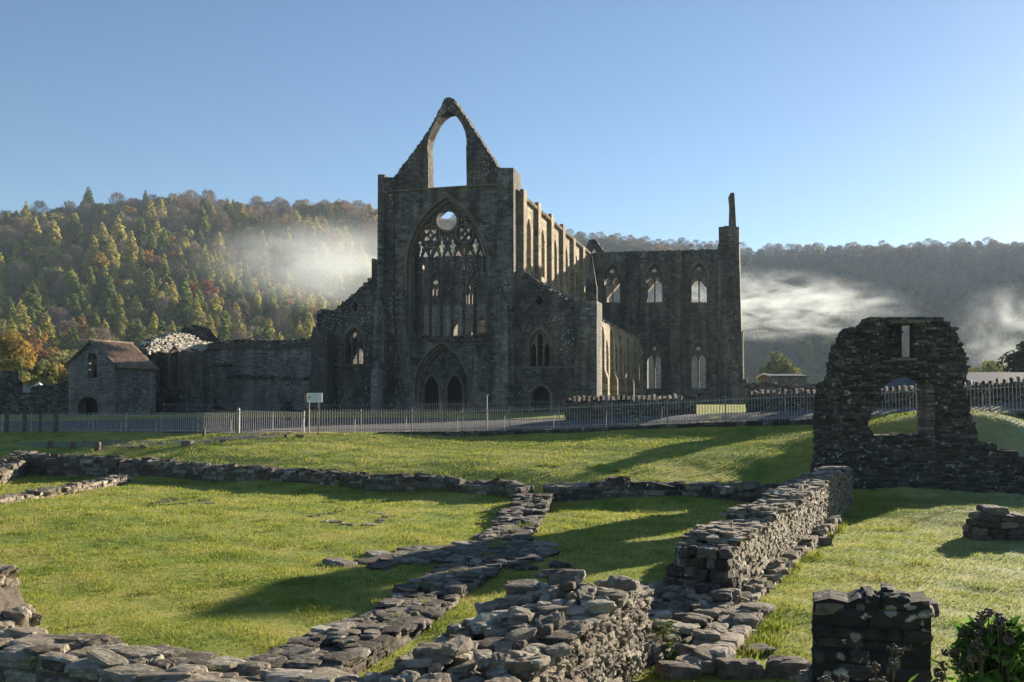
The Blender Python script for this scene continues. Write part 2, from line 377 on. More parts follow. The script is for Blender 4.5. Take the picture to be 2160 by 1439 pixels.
# ------------------------------------------------------------------ hills
col_px = np.array([-900, -300, 0, 180, 350, 480, 560, 620, 700, 790, 900, 1000, 1190, 1300, 1500, 1600, 1750, 1900, 2000, 2160, 2600, 3200.])
col_py = np.array([470, 452, 440, 420, 402, 411, 424, 418, 417, 430, 450, 462, 482, 490, 500, 508, 504, 508, 500, 492, 470, 470.])
dbase = np.interp(col_px, [-900, 0, 400, 700, 1000, 1300, 1600, 2160, 3200], [235, 235, 270, 320, 400, 520, 560, 600, 560])
dridg = np.interp(col_px, [-900, 0, 400, 800, 1200, 1600, 2160, 3200], [600, 640, 740, 860, 1010, 1030, 1000, 900])
pxs = np.linspace(-900, 3200, 230); frac = np.linspace(-.12, 1.35, 70)
PY = np.interp(pxs, col_px, col_py); DB = np.interp(pxs, col_px, dbase); DR = np.interp(pxs, col_px, dridg)
TREE_H = 15.
def hill_pt(px, f):
    py = np.interp(px, col_px, col_py); db = np.interp(px, col_px, dbase); dr = np.interp(px, col_px, dridg)
    d = db + (dr - db) * f; X = (px - CX) / F * d
    zr = EYE + (HZ - py) / F * dr - TREE_H
    s = np.clip(f, 0, 1); s = s * .55 + .45 * s * s * (3 - 2 * s)
    z = 2.2 + (zr - 2.2) * s
    bump = 6 * np.sin(X * .021 + d * .013) * np.sin(d * .027 + 1.) + 4 * np.sin(X * .05 + 2) * np.sin(d * .055)
    z = z + bump * np.clip(f * 4, 0, 1) * np.clip((1.02 - f) * 6, 0, 1)
    z = np.where(f < 0, 2.2 + f * 60, z); z = np.where(f > 1, z - (f - 1) * 70, z)
    return X, d, z
PX, FR = np.meshgrid(pxs, frac); X, D, Z = hill_pt(PX, FR)
b = MB(); nx = len(pxs); i, j = np.meshgrid(np.arange(nx - 1), np.arange(len(frac) - 1)); k = (j * nx + i).ravel()
b.add(np.stack([X, D, Z], -1).reshape(-1, 3), np.stack([k, k + 1, k + nx + 1, k + nx], 1))
M['floor'] = plain('leaf_litter', (.045, .04, .022), .95, .5, .05)
tag(b.build('hills', M['floor'], smooth=True), kind='structure')

# ------------------------------------------------------------------ trees
def quads(c, ax, up, w, h):
    """leaf clumps: rhombs round centres c with in-plane axes"""
    return np.stack([c - ax * w, c - up * h * .6 + ax * w * .1, c + ax * w, c + up * h], 1).reshape(-1, 3), np.arange(len(c) * 4).reshape(-1, 4)
def rvec(n):
    v = rng.normal(size=(n, 3)); return v / np.linalg.norm(v, axis=1)[:, None]
def facing(nv):
    """two axes spanning leaf planes that look roughly along nv"""
    nv = nv / (np.linalg.norm(nv, axis=1)[:, None] + 1e-9); ax = np.cross(nv, rvec(len(nv))); ax /= np.linalg.norm(ax, axis=1)[:, None] + 1e-9
    return ax, np.cross(nv, ax)
def crown_conifer(H, rad, n, top=.0, base=.12, drop=.35):
    t = 1 - np.sqrt(rng.uniform(0, 1, n)); t = base + (1 - base) * t          # height fraction, more low down
    whorl = np.round(t * 17) / 17 + rng.normal(0, .012, n); whorl = np.clip(whorl, base, 1)
    nb = 9; a = (np.floor(rng.uniform(0, nb, n)) / nb * 2 * np.pi + whorl * 40 + rng.normal(0, .16, n))
    lim = rad * (1 - whorl) ** .62 * (1 + .22 * np.sin(a * 3 + whorl * 31)) + .12; r = lim * rng.uniform(.2, 1, n) ** .55
    c = np.stack([r * np.cos(a), r * np.sin(a), whorl * H - drop * r + rng.normal(0, .12, n)], 1)
    nv = np.stack([np.cos(a) * .8, np.sin(a) * .8, np.full(n, .55)], 1) + rvec(n) * .55; ax, up = facing(nv)
    s = rng.uniform(.35, .8, n) * H / 20
    return quads(c, ax, up, s[:, None] * 1.05, s[:, None] * .8)
def crown_broad(H, rad, n, base=.25, clumps=26, size=.5, sparse=0.):
    cc = []
    while len(cc) < clumps:
        p = rng.uniform(-1, 1, 3)
        if .25 < (p ** 2).sum() < 1: cc.append(p * np.array((rad, rad, H * (1 - base) / 2)) * .8 + np.array((0, 0, H * (base + (1 - base) / 2))))
    cc = np.array(cc); cr = rng.uniform(.22, .42, clumps) * rad
    i = rng.integers(0, clumps, n); d = rvec(n) * rng.uniform(.45, 1, n)[:, None] ** .6
    c = cc[i] + d * cr[i][:, None] * np.array((1, 1, .8))
    o_ = c - np.array((0, 0, H * (base + (1 - base) * .4))); o_ /= np.linalg.norm(o_, axis=1)[:, None]
    ax, up = facing(d / np.linalg.norm(d, axis=1)[:, None] * .7 + o_ * .6 + rvec(n) * .6)
    s = rng.uniform(.5, 1, n)[:, None] * size
    return quads(c, ax, up, s, s * .8), cc
def crown_twigs(H, rad, n, base=.2):
    a = rng.uniform(0, 2 * np.pi, n); t = rng.uniform(0, 1, n) ** .7; r = rng.uniform(.15, 1, n) ** .6
    lim = rad * np.sqrt(np.clip(1 - (2 * t - .85) ** 2 / 1.4, .03, 1))
    c = np.stack([lim * r * np.cos(a), lim * r * np.sin(a), H * (base + (1 - base) * t * .97)], 1)
    ax = np.stack([np.cos(a) * .7, np.sin(a) * .7, rng.uniform(.3, 1.2, n)], 1) + rvec(n) * .35; ax /= np.linalg.norm(ax, axis=1)[:, None]
    up = np.cross(ax, rvec(n)); up /= np.linalg.norm(up, axis=1)[:, None]
    L = rng.uniform(.5, 1.3, n)[:, None] * H / 16
    return quads(c, ax, up, L, L * .09)
def limbs(b, H, rad, cc, mat=1, r0=.25, lim=.5):
    b.tube([(0, 0, -.4), (0, 0, H * .3), (H * .01, 0, H * .6), (0, 0, H * .85)], [r0, r0 * .75, r0 * .45, r0 * .12], 6, mat)
    for p in cc:
        s = np.array((0, 0, max(H * .2, p[2] - np.hypot(p[0], p[1]) * 1.1)))
        m_ = (s + p) / 2 + np.array((0, 0, -.05 * H)) * .4
        b.tube([s, m_, p], [r0 * .4, r0 * .25, r0 * .07], 4, mat)
M['bark'] = plain('grey_bark', (.13, .11, .09), .95, .4, 3)
M['lf_spruce'] = leafy('spruce_needles', [(.0, (0.037, 0.065, 0.018)), (.5, (0.125, 0.163, 0.040)), (1, (0.250, 0.256, 0.062))])
M['lf_larch'] = leafy('larch_needles', [(.0, (0.144, 0.168, 0.044)), (.5, (0.336, 0.312, 0.076)), (1, (0.528, 0.432, 0.120))])
M['lf_russet'] = leafy('russet_leaves', [(.0, (0.137, 0.078, 0.029)), (.5, (0.332, 0.166, 0.058)), (1, (0.488, 0.273, 0.098))])
M['lf_gold'] = leafy('golden_leaves', [(.0, (0.217, 0.155, 0.031)), (.5, (0.389, 0.265, 0.047)), (1, (0.528, 0.342, 0.078))])
M['lf_olive'] = leafy('olive_leaves', [(.0, (0.120, 0.144, 0.048)), (.5, (0.288, 0.276, 0.084)), (1, (0.456, 0.396, 0.144))])
M['lf_twig'] = leafy('bare_twigs', [(.0, (0.126, 0.101, 0.081)), (.5, (0.245, 0.194, 0.151)), (1, (0.355, 0.288, 0.220))], .1)
M['lf_red'] = leafy('copper_leaves', [(.0, (0.156, 0.046, 0.026)), (.5, (0.312, 0.098, 0.046)), (1, (0.390, 0.156, 0.065))])
M['lf_willow'] = leafy('willow_leaves', [(.0, (0.120, 0.132, 0.036)), (.5, (0.240, 0.240, 0.078)), (1, (0.348, 0.324, 0.120))])
M['lf_dark'] = leafy('dark_evergreen_leaves', [(.0, (.012, .022, .010)), (.5, (.03, .05, .02)), (1, (.07, .085, .035))])
KINDS = {}
def proto(kind, n):
    out = []
    for v in range(n):
        b = MB()
        if kind in ('spruce', 'larch'):
            H = 22 if kind == 'spruce' else 21; rad = (4.9 if kind == 'spruce' else 5.0) * (1 + .1 * v)
            q, f = crown_conifer(H, rad, 2700 if kind == 'spruce' else 2500, base=.1 + .04 * v)
            b.add(q, f, 0, np.repeat(rng.uniform(0, 1, len(f)), 4)); b.tube([(0, 0, -1), (0, 0, H * .5), (0, 0, H * .97)], [.32, .2, .03], 5, 1)
        elif kind == 'twig':
            H = 16; q, f = crown_twigs(H, 5.2 + .5 * v, 2200); b.add(q, f, 0, np.repeat(rng.uniform(0, 1, len(f)), 4))
            cc = rvec(14) * np.array((4, 4, 4)) + np.array((0, 0, 10.5)); limbs(b, H, 5, cc, 1, .26)
        else:
            H = 15; (q, f), cc = crown_broad(H, 5 + .4 * v, 2300, base=.16, clumps=24 + 4 * v, size=.55); b.add(q, f, 0, np.repeat(rng.uniform(0, 1, len(f)), 4))
            limbs(b, H, 5, cc[::2], 1, .26)
        o = b.build({'spruce': 'spruce_tree', 'larch': 'larch_tree', 'twig': 'bare_tree'}.get(kind, 'broadleaf_tree'), [M['lf_' + kind], M['bark']])
        COL.objects.unlink(o); out.append(o.data); bpy.data.objects.remove(o)
    KINDS[kind] = out
for kd, n in (('spruce', 3), ('larch', 3), ('russet', 2), ('gold', 2), ('olive', 2), ('twig', 3), ('red', 1)): proto(kd, n)
TREE_TXT = {'spruce': ('spruce_tree', 'green spruce with drooping boughs among the mixed wood of the sunlit hillside'),
            'larch': ('larch_tree', 'yellowing olive larch with a narrow pointed crown on the sunlit hillside'),
            'russet': ('broadleaf_tree', 'russet brown broadleaf tree with a rounded crown on the sunlit hillside'),
            'gold': ('broadleaf_tree', 'golden yellow autumn tree with a rounded crown on the sunlit hillside'),
            'olive': ('broadleaf_tree', 'dull olive broadleaf tree with a rounded crown on the sunlit hillside'),
            'twig': ('bare_tree', 'leafless grey brown tree with a haze of twigs on the sunlit hillside'),
            'red': ('broadleaf_tree', 'copper red beech, the reddest crown on the hillside left of the mist')}
# positions: jittered rows over both hills
left, right = [], []
f = 0.0
def kinds_at(px, f):
    r = rng.uniform()
    if px < 1120:
        if f < .06: return rng.choice(['twig', 'russet', 'olive', 'gold', 'russet'], p=[.3, .26, .32, .06, .06])
        if f < .55: return rng.choice(['spruce', 'larch', 'russet', 'twig', 'olive', 'gold'], p=[.21, .26, .09, .21, .20, .03])
        return rng.choice(['spruce', 'larch', 'russet', 'twig', 'olive', 'gold'], p=[.04, .2, .15, .37, .22, .02]) if f < .85 else rng.choice(['larch', 'twig', 'russet', 'olive', 'spruce'], p=[.08, .46, .28, .17, .01])
    if f < .35: return rng.choice(['olive', 'gold', 'russet', 'twig', 'larch', 'spruce'], p=[.24, .1, .2, .3, .1, .06])
    return rng.choice(['twig', 'russet', 'olive', 'spruce'], p=[.66, .22, .11, .01])
row = 0
d_rel = -.03
while d_rel < 1.04:
    px = -520.
    while px < 2750:
        db = np.interp(px, col_px, dbase); dr = np.interp(px, col_px, dridg)
        d = db + (dr - db) * d_rel
        sp = (5.9 if px < 1120 else 9.0) / d * F
        q = px + rng.uniform(-.4, .4) * sp; fq = d_rel + rng.uniform(-.4, .4) * .022
        x, y, z = hill_pt(np.array(q), np.array(fq))
        kd = str(kinds_at(q, fq)); s = float(np.clip(rng.normal(.76, .17), .42, 1.2))
        if kd in ('spruce', 'larch') : s *= rng.uniform(.75, 1.05) * (1 if fq < .7 else .78)
        if fq < .08: s *= 1.05
        (left if q < 1120 else right).append((float(x), float(y), float(z) - (.6 if q < 1120 else 2.6), kd, s, q, fq))
        px += sp
    d_rel += .0185 * (1 + .15 * d_rel)
# the trees that show largest on the near hillside are things of their own, the rest is the wood
cand = [p for p in left if -10 < p[5] < 800]
cand.sort(key=lambda p: p[1]); single = cand[:270]; sset = set(map(id, single))
def put_tree(x, y, z, kd, s, label=None, group='trees of the wooded hillside behind the abbey'):
    me = KINDS[kd][int(rng.integers(len(KINDS[kd])))]
    o = bpy.data.objects.new(TREE_TXT[kd][0], me); COL.objects.link(o)
    o.location = (x, y, z); o.rotation_euler = (0, 0, rng.uniform(0, 6.28)); o.scale = (s * rng.uniform(.9, 1.1), s * rng.uniform(.9, 1.1), s)
    return tag(o, label or TREE_TXT[kd][1], 'tree', group)
for p in single: put_tree(*p[:5])
x, y, z = hill_pt(np.array(425.), np.array(.30)); put_tree(float(x), float(y), float(z), 'red', 1.5, group=None)
x, y, z = hill_pt(np.array(262.), np.array(.72)); put_tree(float(x), float(y), float(z), 'gold', 1.25, 'bright yellow tree standing alone high up near the crest of the wooded hill', None)
x, y, z = hill_pt(np.array(176.), np.array(1.0)); put_tree(float(x), float(y), float(z), 'spruce', 1.15, 'dark spruce breaking the skyline on the crest of the hill behind the gabled gatehouse', None)
def wood(name, pts, label):
    """a far wood that reads as one mass: one object, its trees gathered into a few meshes' worth of leaf clumps"""
    b = MB(); cache = {}; mats = []; midx = {}
    for x, y, z, kd, s, q, fq in pts:
        for me in (KINDS[kd][int(rng.integers(len(KINDS[kd])))],):
            if me.name not in cache:
                co = np.zeros(len(me.vertices) * 3); me.vertices.foreach_get('co', co); co = co.reshape(-1, 3)
                rn = np.zeros(len(me.vertices)); me.attributes['rnd'].data.foreach_get('value', rn)
                nq = sum(1 for p_ in me.polygons if p_.material_index == 0); cache[me.name] = (co[:nq * 4], rn[:nq * 4], nq)
            co, rn, nq = cache[me.name]
            far = float(np.clip(1.15 - y / 1400, .45, .9)); kk = rng.permutation(nq)[:int(nq * .5 * far)]
            idx = (kk[:, None] * 4 + np.arange(4)).ravel(); c = co[idx].reshape(-1, 4, 3); ctr = c.mean(1, keepdims=True)
            c = ctr + (c - ctr) * 1.45
            a = rng.uniform(0, 6.28); ca, sa = math.cos(a), math.sin(a); c = c.reshape(-1, 3) * s
            c = np.stack([c[:, 0] * ca - c[:, 1] * sa, c[:, 0] * sa + c[:, 1] * ca, c[:, 2]], 1) + (x, y, z)
            if kd not in midx: midx[kd] = len(mats); mats.append(M['lf_' + kd])
            b.add(c, np.arange(len(c)).reshape(-1, 4), midx[kd], np.clip(rn[idx] * .7 + rng.uniform(0, .3), 0, 1))
            if fq > .9: b.beam((x, y, z - 1), (x, y, z + 8 * s), .35, .35, midx[kd], .1)
    o = b.build(name, mats); return tag(o, label, 'wood', None, 'stuff')
wood('woodland', [p for p in left if id(p) not in sset], 'mixed autumn wood covering the upper slope of the sunlit hill')
wood('woodland', right, 'bare hazy blue grey wood along the far ridge behind the transept')
# ------------------------------------------------------------------ cut-out slabs: an outline with openings, given thickness
def inside(loops, a, z):
    r = np.zeros(np.shape(a), bool)
    for lp in loops:
        n = len(lp)
        for i in range(n):
            x1, y1 = lp[i]; x2, y2 = lp[(i + 1) % n]
            c_ = ((y1 > z) != (y2 > z)); r ^= c_ & (a < (x2 - x1) * (z - y1) / ((y2 - y1) if y2 != y1 else 1e-9) + x1)
    return r
def slab(mb, loops, d0, d1, axis='v', mat=0, rnd=.5):
    if len(loops) == 2 and min(p[1] for p in loops[1]) < min(p[1] for p in loops[0]) - 1e-6:      # an arch band, open below
        o_, i_ = [tuple(p) for p in loops[0]], [tuple(p) for p in loops[1]]; zb = min(p[1] for p in o_)
        i_ = [(x, max(z, zb)) for x, z in i_]; loops = [o_ + i_[::-1]]
    pts = []; ed = []
    for lp in loops:
        n0 = len(pts); lp = [tuple(p) for p in lp]; pts += [Vector(p) for p in lp]
        ed += [(n0 + i, n0 + (i + 1) % len(lp)) for i in range(len(lp))]
    res = delaunay_2d_cdt(pts, ed, [], 1, 1e-4)
    v = np.array([tuple(p) for p in res[0]]); fs = np.array([f for f in res[2]]); n = len(v)
    cen = v[fs].mean(1); fs = fs[inside(loops, cen[:, 0], cen[:, 1])]; fs = [list(map(int, f)) for f in fs]
    def to(d): return np.c_[v[:, 0], np.full(n, d), v[:, 1]] if axis == 'v' else np.c_[np.full(n, d), v[:, 0], v[:, 1]]
    cnt = {}
    for f in fs:
        for i in range(len(f)):
            a, c = f[i], f[(i + 1) % len(f)]; cnt.setdefault((min(a, c), max(a, c)), []).append((a, c))
    F_ = [list(f) for f in fs] + [[x + n for x in f][::-1] for f in fs]
    F_ += [[c, a, a + n, c + n] for k_, l in cnt.items() if len(l) == 1 for a, c in l]
    mb.add(np.r_[to(d0), to(d1)], F_, mat, rnd); return mb
def arch(xl, xr, ysp, yap, ybl, ybr=None, n=9, sharp=1.):
    """pointed opening in picture pixels, from lower left over the point to lower right"""
    ybr = ybl if ybr is None else ybr; w = (xr - xl) / 2; h = max(ysp - yap, w * 1.001); Rr = (w * w + h * h) / (2 * w); am = math.asin(min(1, h / Rr))
    L = [(xl + Rr - Rr * math.cos(t), ysp - Rr * math.sin(t)) for t in np.linspace(0, am, n)]
    Rt = [(xl + xr - x, y) for x, y in L[::-1][1:]]
    return [(xl, ybl)] + L + Rt + [(xr, ybr)]
def circ(x, y, r, n=18, ry=None): return [(x + r * math.cos(t), y + (ry or r) * math.sin(t)) for t in np.linspace(0, 2 * math.pi, n, endpoint=False)]
def rag(pts, amp=1.5, step=5., steps=False):
    """a broken, weathered edge along a polyline"""
    out = [pts[0]]
    for (x0, y0), (x1, y1) in zip(pts, pts[1:]):
        L = math.hypot(x1 - x0, y1 - y0); n = max(1, int(L / step))
        for i in range(1, n + 1):
            t = i / n; e = 0 if i == n and False else amp
            x, y = x0 + (x1 - x0) * t, y0 + (y1 - y0) * t
            jx, jy = rng.uniform(-e, e), rng.uniform(-e, e)
            if steps and i < n: out.append((x + jx, out[-1][1]))
            out.append((x + jx, y + jy))
    return out
def AA(pts, v=0.): return [A(x, y, v) for x, y in pts]
def BB(pts, u): return [B(x, y, u) for x, y in pts]
def scalepoly(pts, k, cx=None, cy=None):
    xs_ = [p[0] for p in pts]; ys_ = [p[1] for p in pts]; cx = (min(xs_) + max(xs_)) / 2 if cx is None else cx; cy = (min(ys_) + max(ys_)) / 2 if cy is None else cy
    return [(cx + (x - cx) * k, cy + (y - cy) * k) for x, y in pts]
def chips(mb, line, v0, v1, axis='v', size=.22, dens=4., mat=0, z=.0):
    """loose capping stones along a broken wall top; line in local (a, z)"""
    for (a0, z0), (a1, z1) in zip(line, line[1:]):
        L = math.hypot(a1 - a0, z1 - z0); n = max(1, int(L * dens))
        for _ in range(n):
            t = rng.uniform(); a = a0 + (a1 - a0) * t; zz = z0 + (z1 - z0) * t + z
            v = rng.uniform(v0, v1); h = size * rng.uniform(.5, 1.1, 3) * (1, 1, .55)
            c = (a, v, zz) if axis == 'v' else (v, a, zz)
            mb.box(c, h, rng.uniform(0, 3), mat, rng.uniform(.1, .95), (rng.uniform(-.3, .3), 'X'))

church = empty('abbey_church', tuple(AO), -TH, label='roofless dark stone abbey church with a great traceried window under a tall open gable', cat='church')
YB = 878                                # foot of the walls in the picture, just below the court
def part(mb, name, mats, parent=church, **k): return mb.build(name, mats, parent, recalc=True, **k)

# --- west front, nave width
wall_l, wall_r = 826, 1056
win_o = arch(858, 1029, 560, 416, 716)      # outer order
win_m = arch(864, 1024, 560, 424, 714)
win_i = arch(868, 1020, 560, 431, 712)
prt_o = arch(876, 990, 815, 724, YB); prt_m = arch(881, 986, 815, 730, YB); prt_i = arch(886, 981, 816, 736, YB)
outl = [(wall_l, YB), (wall_l, 402), (wall_r, 386), (wall_r, YB)]
# window and door openings are separate holes with broken masonry between them; the lower sill is ragged
sill = rag([(1029, 700), (1012, 716), (960, 712), (900, 714), (868, 708), (858, 700)], 1.5, 6)
win_oh = arch(858, 1029, 560, 416, 700)[:-1] + sill
mb = MB()
pin = [(wall_l, YB), (wall_l, 402), (wall_r, 386), (wall_r, YB), (990, YB)] + prt_o[::-1][1:-1] + [(876, YB)]
slab(mb, [AA(pin), AA(win_oh)], 0, .32, mat=0)
pin2 = [(wall_l, YB), (wall_l, 402), (wall_r, 386), (wall_r, YB), (986, YB)] + prt_m[::-1][1:-1] + [(881, YB)]
slab(mb, [AA(pin2), AA(arch(864, 1024, 560, 424, 716))], .323, .68, mat=1)
pin3 = [(wall_l, YB), (wall_l, 402), (wall_r, 386), (wall_r, YB), (981, YB)] + prt_i[::-1][1:-1] + [(886, YB)]
slab(mb, [AA(pin3), AA(arch(868, 1020, 560, 431, 718))], .683, 1.75, mat=0)
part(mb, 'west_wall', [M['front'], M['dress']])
mb = MB()                               # projecting hood moulds round window and portal
slab(mb, [AA(arch(853, 1034, 562, 408, 570)), AA(arch(858.5, 1028.5, 562, 416.5, 575))], -.16, -.003)
slab(mb, [AA(arch(873, 993, 815, 719, 826)), AA(arch(876.5, 989.5, 815, 724.5, 830))], -.12, -.003)
part(mb, 'hood_mould', M['dress'])
mb = MB()                               # string courses
slab(mb, [AA([(831, 722), (831, 725), (870, 725), (870, 722)])], -.14, -.003); slab(mb, [AA([(1000, 723), (1000, 726), (1037, 726), (1037, 723)])], -.14, -.003)
slab(mb, [AA([(832, 402), (832, 405), (1050, 391), (1050, 388)])], -.18, .6)
part(mb, 'string_course', M['dress'])
# --- gable with its tall open arch
gwin = [(903, 395), (903, 330), (901, 310), (904, 292), (911, 274), (920, 257), (931, 244), (941, 237), (950, 235), (957, 240), (966, 250), (975, 263), (981, 278), (984, 294), (984.5, 306), (983, 308), (984, 391)]
gl = rag([(831, 400), (831, 372), (850, 346), (880, 307), (905, 270), (925, 233), (934, 214)], 1.1, 4, True)
gr = rag([(957, 209), (966, 224), (984, 251), (1003, 281), (1030, 322), (1050, 352)], 1.1, 4, True)
gable = gl + [(938, 207), (946, 205), (952, 206)] + gr + [(1056, 352), (1056, 388)] 
gpoly = gl + [(938, 207), (946, 205), (952, 206)] + gr + [(1054, 352), (1056, 386), (984, 391)] + gwin[::-1][1:] + [(903, 397)]
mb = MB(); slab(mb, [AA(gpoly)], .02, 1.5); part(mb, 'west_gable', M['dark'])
mb = MB()                               # inner order and the masonry of the gable arch
slab(mb, [AA(scalepoly(gwin[3:-2], 1.07, 944, 306)) [::1] + AA(gwin[3:-2])[::-1]], -.05, 1.3); part(mb, 'gable_arch', M['front'])
# --- great west window tracery
holes = [circ(943, 465.5, 20.5, 26)]
for cx, cy, r in ((908.3, 495.5, 17), (979.8, 493, 17)):
    holes.append([(cx, cy - 4.4), (cx + 4, cy), (cx, cy + 4.4), (cx - 4, cy)])
    for sx in (-1, 1):
        for sy in (-1, 1):
            q = []
            for t in np.linspace(0, 2 * math.pi, 20, endpoint=False):
                r_ = 4.6 + .9 * math.cos(3 * (t - math.atan2(sy, sx)))
                q.append((cx + sx * 7.6 + r_ * math.cos(t), cy + sy * 8.0 + r_ * 1.06 * math.sin(t)))
            holes.append(q)
    holes.append([(cx - 6, cy - 14.4), (cx, cy - 16.6), (cx + 6, cy - 14.4)]); holes.append([(cx - 6, cy + 15.2), (cx, cy + 17), (cx + 6, cy + 15.2)])
    holes.append([(cx - 14.6, cy - 4), (cx - 13.4, cy), (cx - 14.6, cy + 4), (cx - 15.6, cy)]); holes.append([(cx + 14.6, cy - 4), (cx + 15.6, cy), (cx + 14.6, cy + 4), (cx + 13.4, cy)])
holes += [[(906, 473.5), (909, 470), (912, 473.5)], [(976, 470), (979, 466.5), (982, 470)], [(971, 459.5), (974.5, 462.5), (972, 465.5)], [(913, 467), (915, 464.5), (916, 468)]]
fo = [(0, -18), (3, -16), (3.6, -12), (2.6, -8.6), (6.5, -5.8), (7.6, -3.5), (4.6, .5), (4.2, 2), (5.6, 4.5), (4.4, 8), (2.4, 9.6), (2.8, 13), (1.6, 18), (-1.6, 18), (-2.8, 13), (-2.4, 9.6), (-4.4, 8), (-5.6, 4.5), (-4.2, 2), (-4.6, .5), (-7.6, -3.5), (-6.5, -5.8), (-2.6, -8.6), (-3.6, -12), (-3, -16)]
for cx, cy, k in ((885.2, 525.5, 1.), (931, 523.5, 1.03), (954, 522.5, 1.06), (1002, 521, 1.06)): holes.append([(cx + x * k, cy + y * k) for x, y in fo])
for cx, cy in ((907.3, 531), (978, 528.5), (942.8, 502)):
    k = .82 if cy > 510 else .7; holes.append([(cx, cy - 12 * k), (cx + 3.4 * k, cy - 2 * k), (cx + 3 * k, cy + 2 * k), (cx + .8, cy + 13 * k), (cx - .8, cy + 13 * k), (cx - 3 * k, cy + 2 * k), (cx - 3.4 * k, cy - 2 * k)])
    holes += [[(cx - 7 * k, cy - 13 * k), (cx - 4.4 * k, cy - 13 * k), (cx - 5.4 * k, cy - 8 * k)], [(cx + 4.4 * k, cy - 13 * k), (cx + 7 * k, cy - 13 * k), (cx + 5.4 * k, cy - 8 * k)]]
mull = [863, 885.2, 907.5, 931, 953.5, 978, 1002, 1026]
comb = []
for i, (a, c) in enumerate(zip(mull, mull[1:])):
    xl, xr = a + 3.6 + (3 if i == 0 else 0), c - 3.6 - (3 if i == 6 else 0); ap = 529 - i * .6 + (5 if i in (0,) else 0)
    q = arch(xl, xr, ap + 22, ap, 572, n=6); comb.append(q)
mb = MB()
slab(mb, [AA(arch(867, 1021, 560, 430, 572) + [p_ for q in comb[::-1] for p_ in q[::-1]], .8)] + [AA(h, .8) for h in holes], .78, 1.12)
tr = part(mb, 'window_tracery', M['dark'])
def thicken(rings, v0, v1, name, k=1.0):
    pass
mb = MB()                               # round mouldings standing proud round the great circles
for cx, cy, r0, r1 in ((943, 465.5, 21.5, 25.5), (908.3, 495.5, 17.8, 20.6), (979.8, 493, 17.8, 20.6)):
    slab(mb, [AA(circ(cx, cy, r1, 28), .7), AA(circ(cx, cy, r0, 28), .7)], .66, .777)
mb.build('tracery_moulding', M['dress'], tr, recalc=True)
for i, x in enumerate(mull[1:-1]):
    mb = MB(); u0, z0 = A(x, 560, .95); u1, z1 = A(x, 716, .95); w = .15
    mb.add([(u0 - w, .95, z0 - .0), (u0, .72, z0), (u0 + w, .95, z0), (u0, 1.18, z0), (u1 - w, .95, z1), (u1, .72, z1), (u1 + w, .95, z1), (u1, 1.18, z1)],
           np.array([(0, 1, 5, 4), (1, 2, 6, 5), (2, 3, 7, 6), (3, 0, 4, 7), (0, 3, 2, 1), (4, 5, 6, 7)]))
    mb.build('mullion', M['dark'], tr, recalc=True)
# ragged sill rubble
mb = MB(); chips(mb, AA([(862, 704), (880, 712), (935, 712), (990, 711), (1030, 703)]), -.05, 1.1, size=.26, dens=9); chips(mb, AA([(868, 716), (940, 719), (1020, 717)]), -.06, .1, size=.2, dens=8)
mb.build('broken_sill', M['rubd'], church)
# --- portal: twin doorways under a traceried head
mb = MB()
d1 = arch(895, 926, 822, 793, YB); d2 = arch(943, 975, 821, 791, YB)
pp = [(884, YB), (884, 812)] + arch(884, 983, 816, 733, 818)[1:-1] + [(983, 818), (983, YB), (975, YB)] + d2[::-1][1:-1] + [(943, YB), (926, YB)] + d1[::-1][1:-1] + [(895, YB)]
slab(mb, [AA(pp, 1.0)], 1.0, 1.3)
por = part(mb, 'west_portal', M['front'])
mb = MB()
for q0, q1 in ((arch(891, 930, 822, 786, YB), arch(895.5, 925.5, 822, 793, YB + 5)), (arch(939, 979, 821, 784, YB), arch(943.5, 974.5, 821, 791, YB + 5))):
    slab(mb, [AA(q0 + [] , .9) , AA(scalepoly(q1[1:-1], 1., None, None) + [(q1[-1][0], YB - .5), (q1[0][0], YB - .5)], .9)], .86, .997)
for cx, cy, r in ((915, 771, 13), (957, 770, 13)): slab(mb, [AA(circ(cx, cy, r), .9), AA(circ(cx, cy, r - 3.2), .9)], .88, .997)
ves = [(936, 738), (943, 752), (946, 768), (943, 782), (936, 792), (929, 782), (926, 768), (929, 752)]
slab(mb, [AA(ves, .9), AA(scalepoly(ves, .72), .9)], .84, .997)
mb.build('blind_tracery', M['dress'], por, recalc=True)
for q in (d1, d2):
    mb = MB(); slab(mb, [AA(scalepoly(q, 1.03), 1.5)], 1.45, 1.55)
    for x in np.linspace(q[0][0] + 4, q[-1][0] - 4, 5): a_, z_ = A(x, 815, 1.45); mb.box((a_, 1.43, z_ - 1.6), (.02, .02, 1.9))
    dr_ = mb.build('door', M['void'], por, recalc=True)
# blind arcading either side of the portal
mb = MB()
for x0, x1, yb in ((831, 850, 800), (850, 869, 800), (994, 1014, 800), (1014, 1035, 796)):
    slab(mb, [AA(arch(x0, x1, 772, 735, yb)), AA(arch(x0 + 2.4, x1 - 2.4, 773, 742, yb - 2))], -.12, -.003)
    slab(mb, [AA(circ((x0 + x1) / 2, 768, 6.5)), AA(circ((x0 + x1) / 2, 768, 4.4))], -.09, -.003)
part(mb, 'blind_arcade', M['dress'])
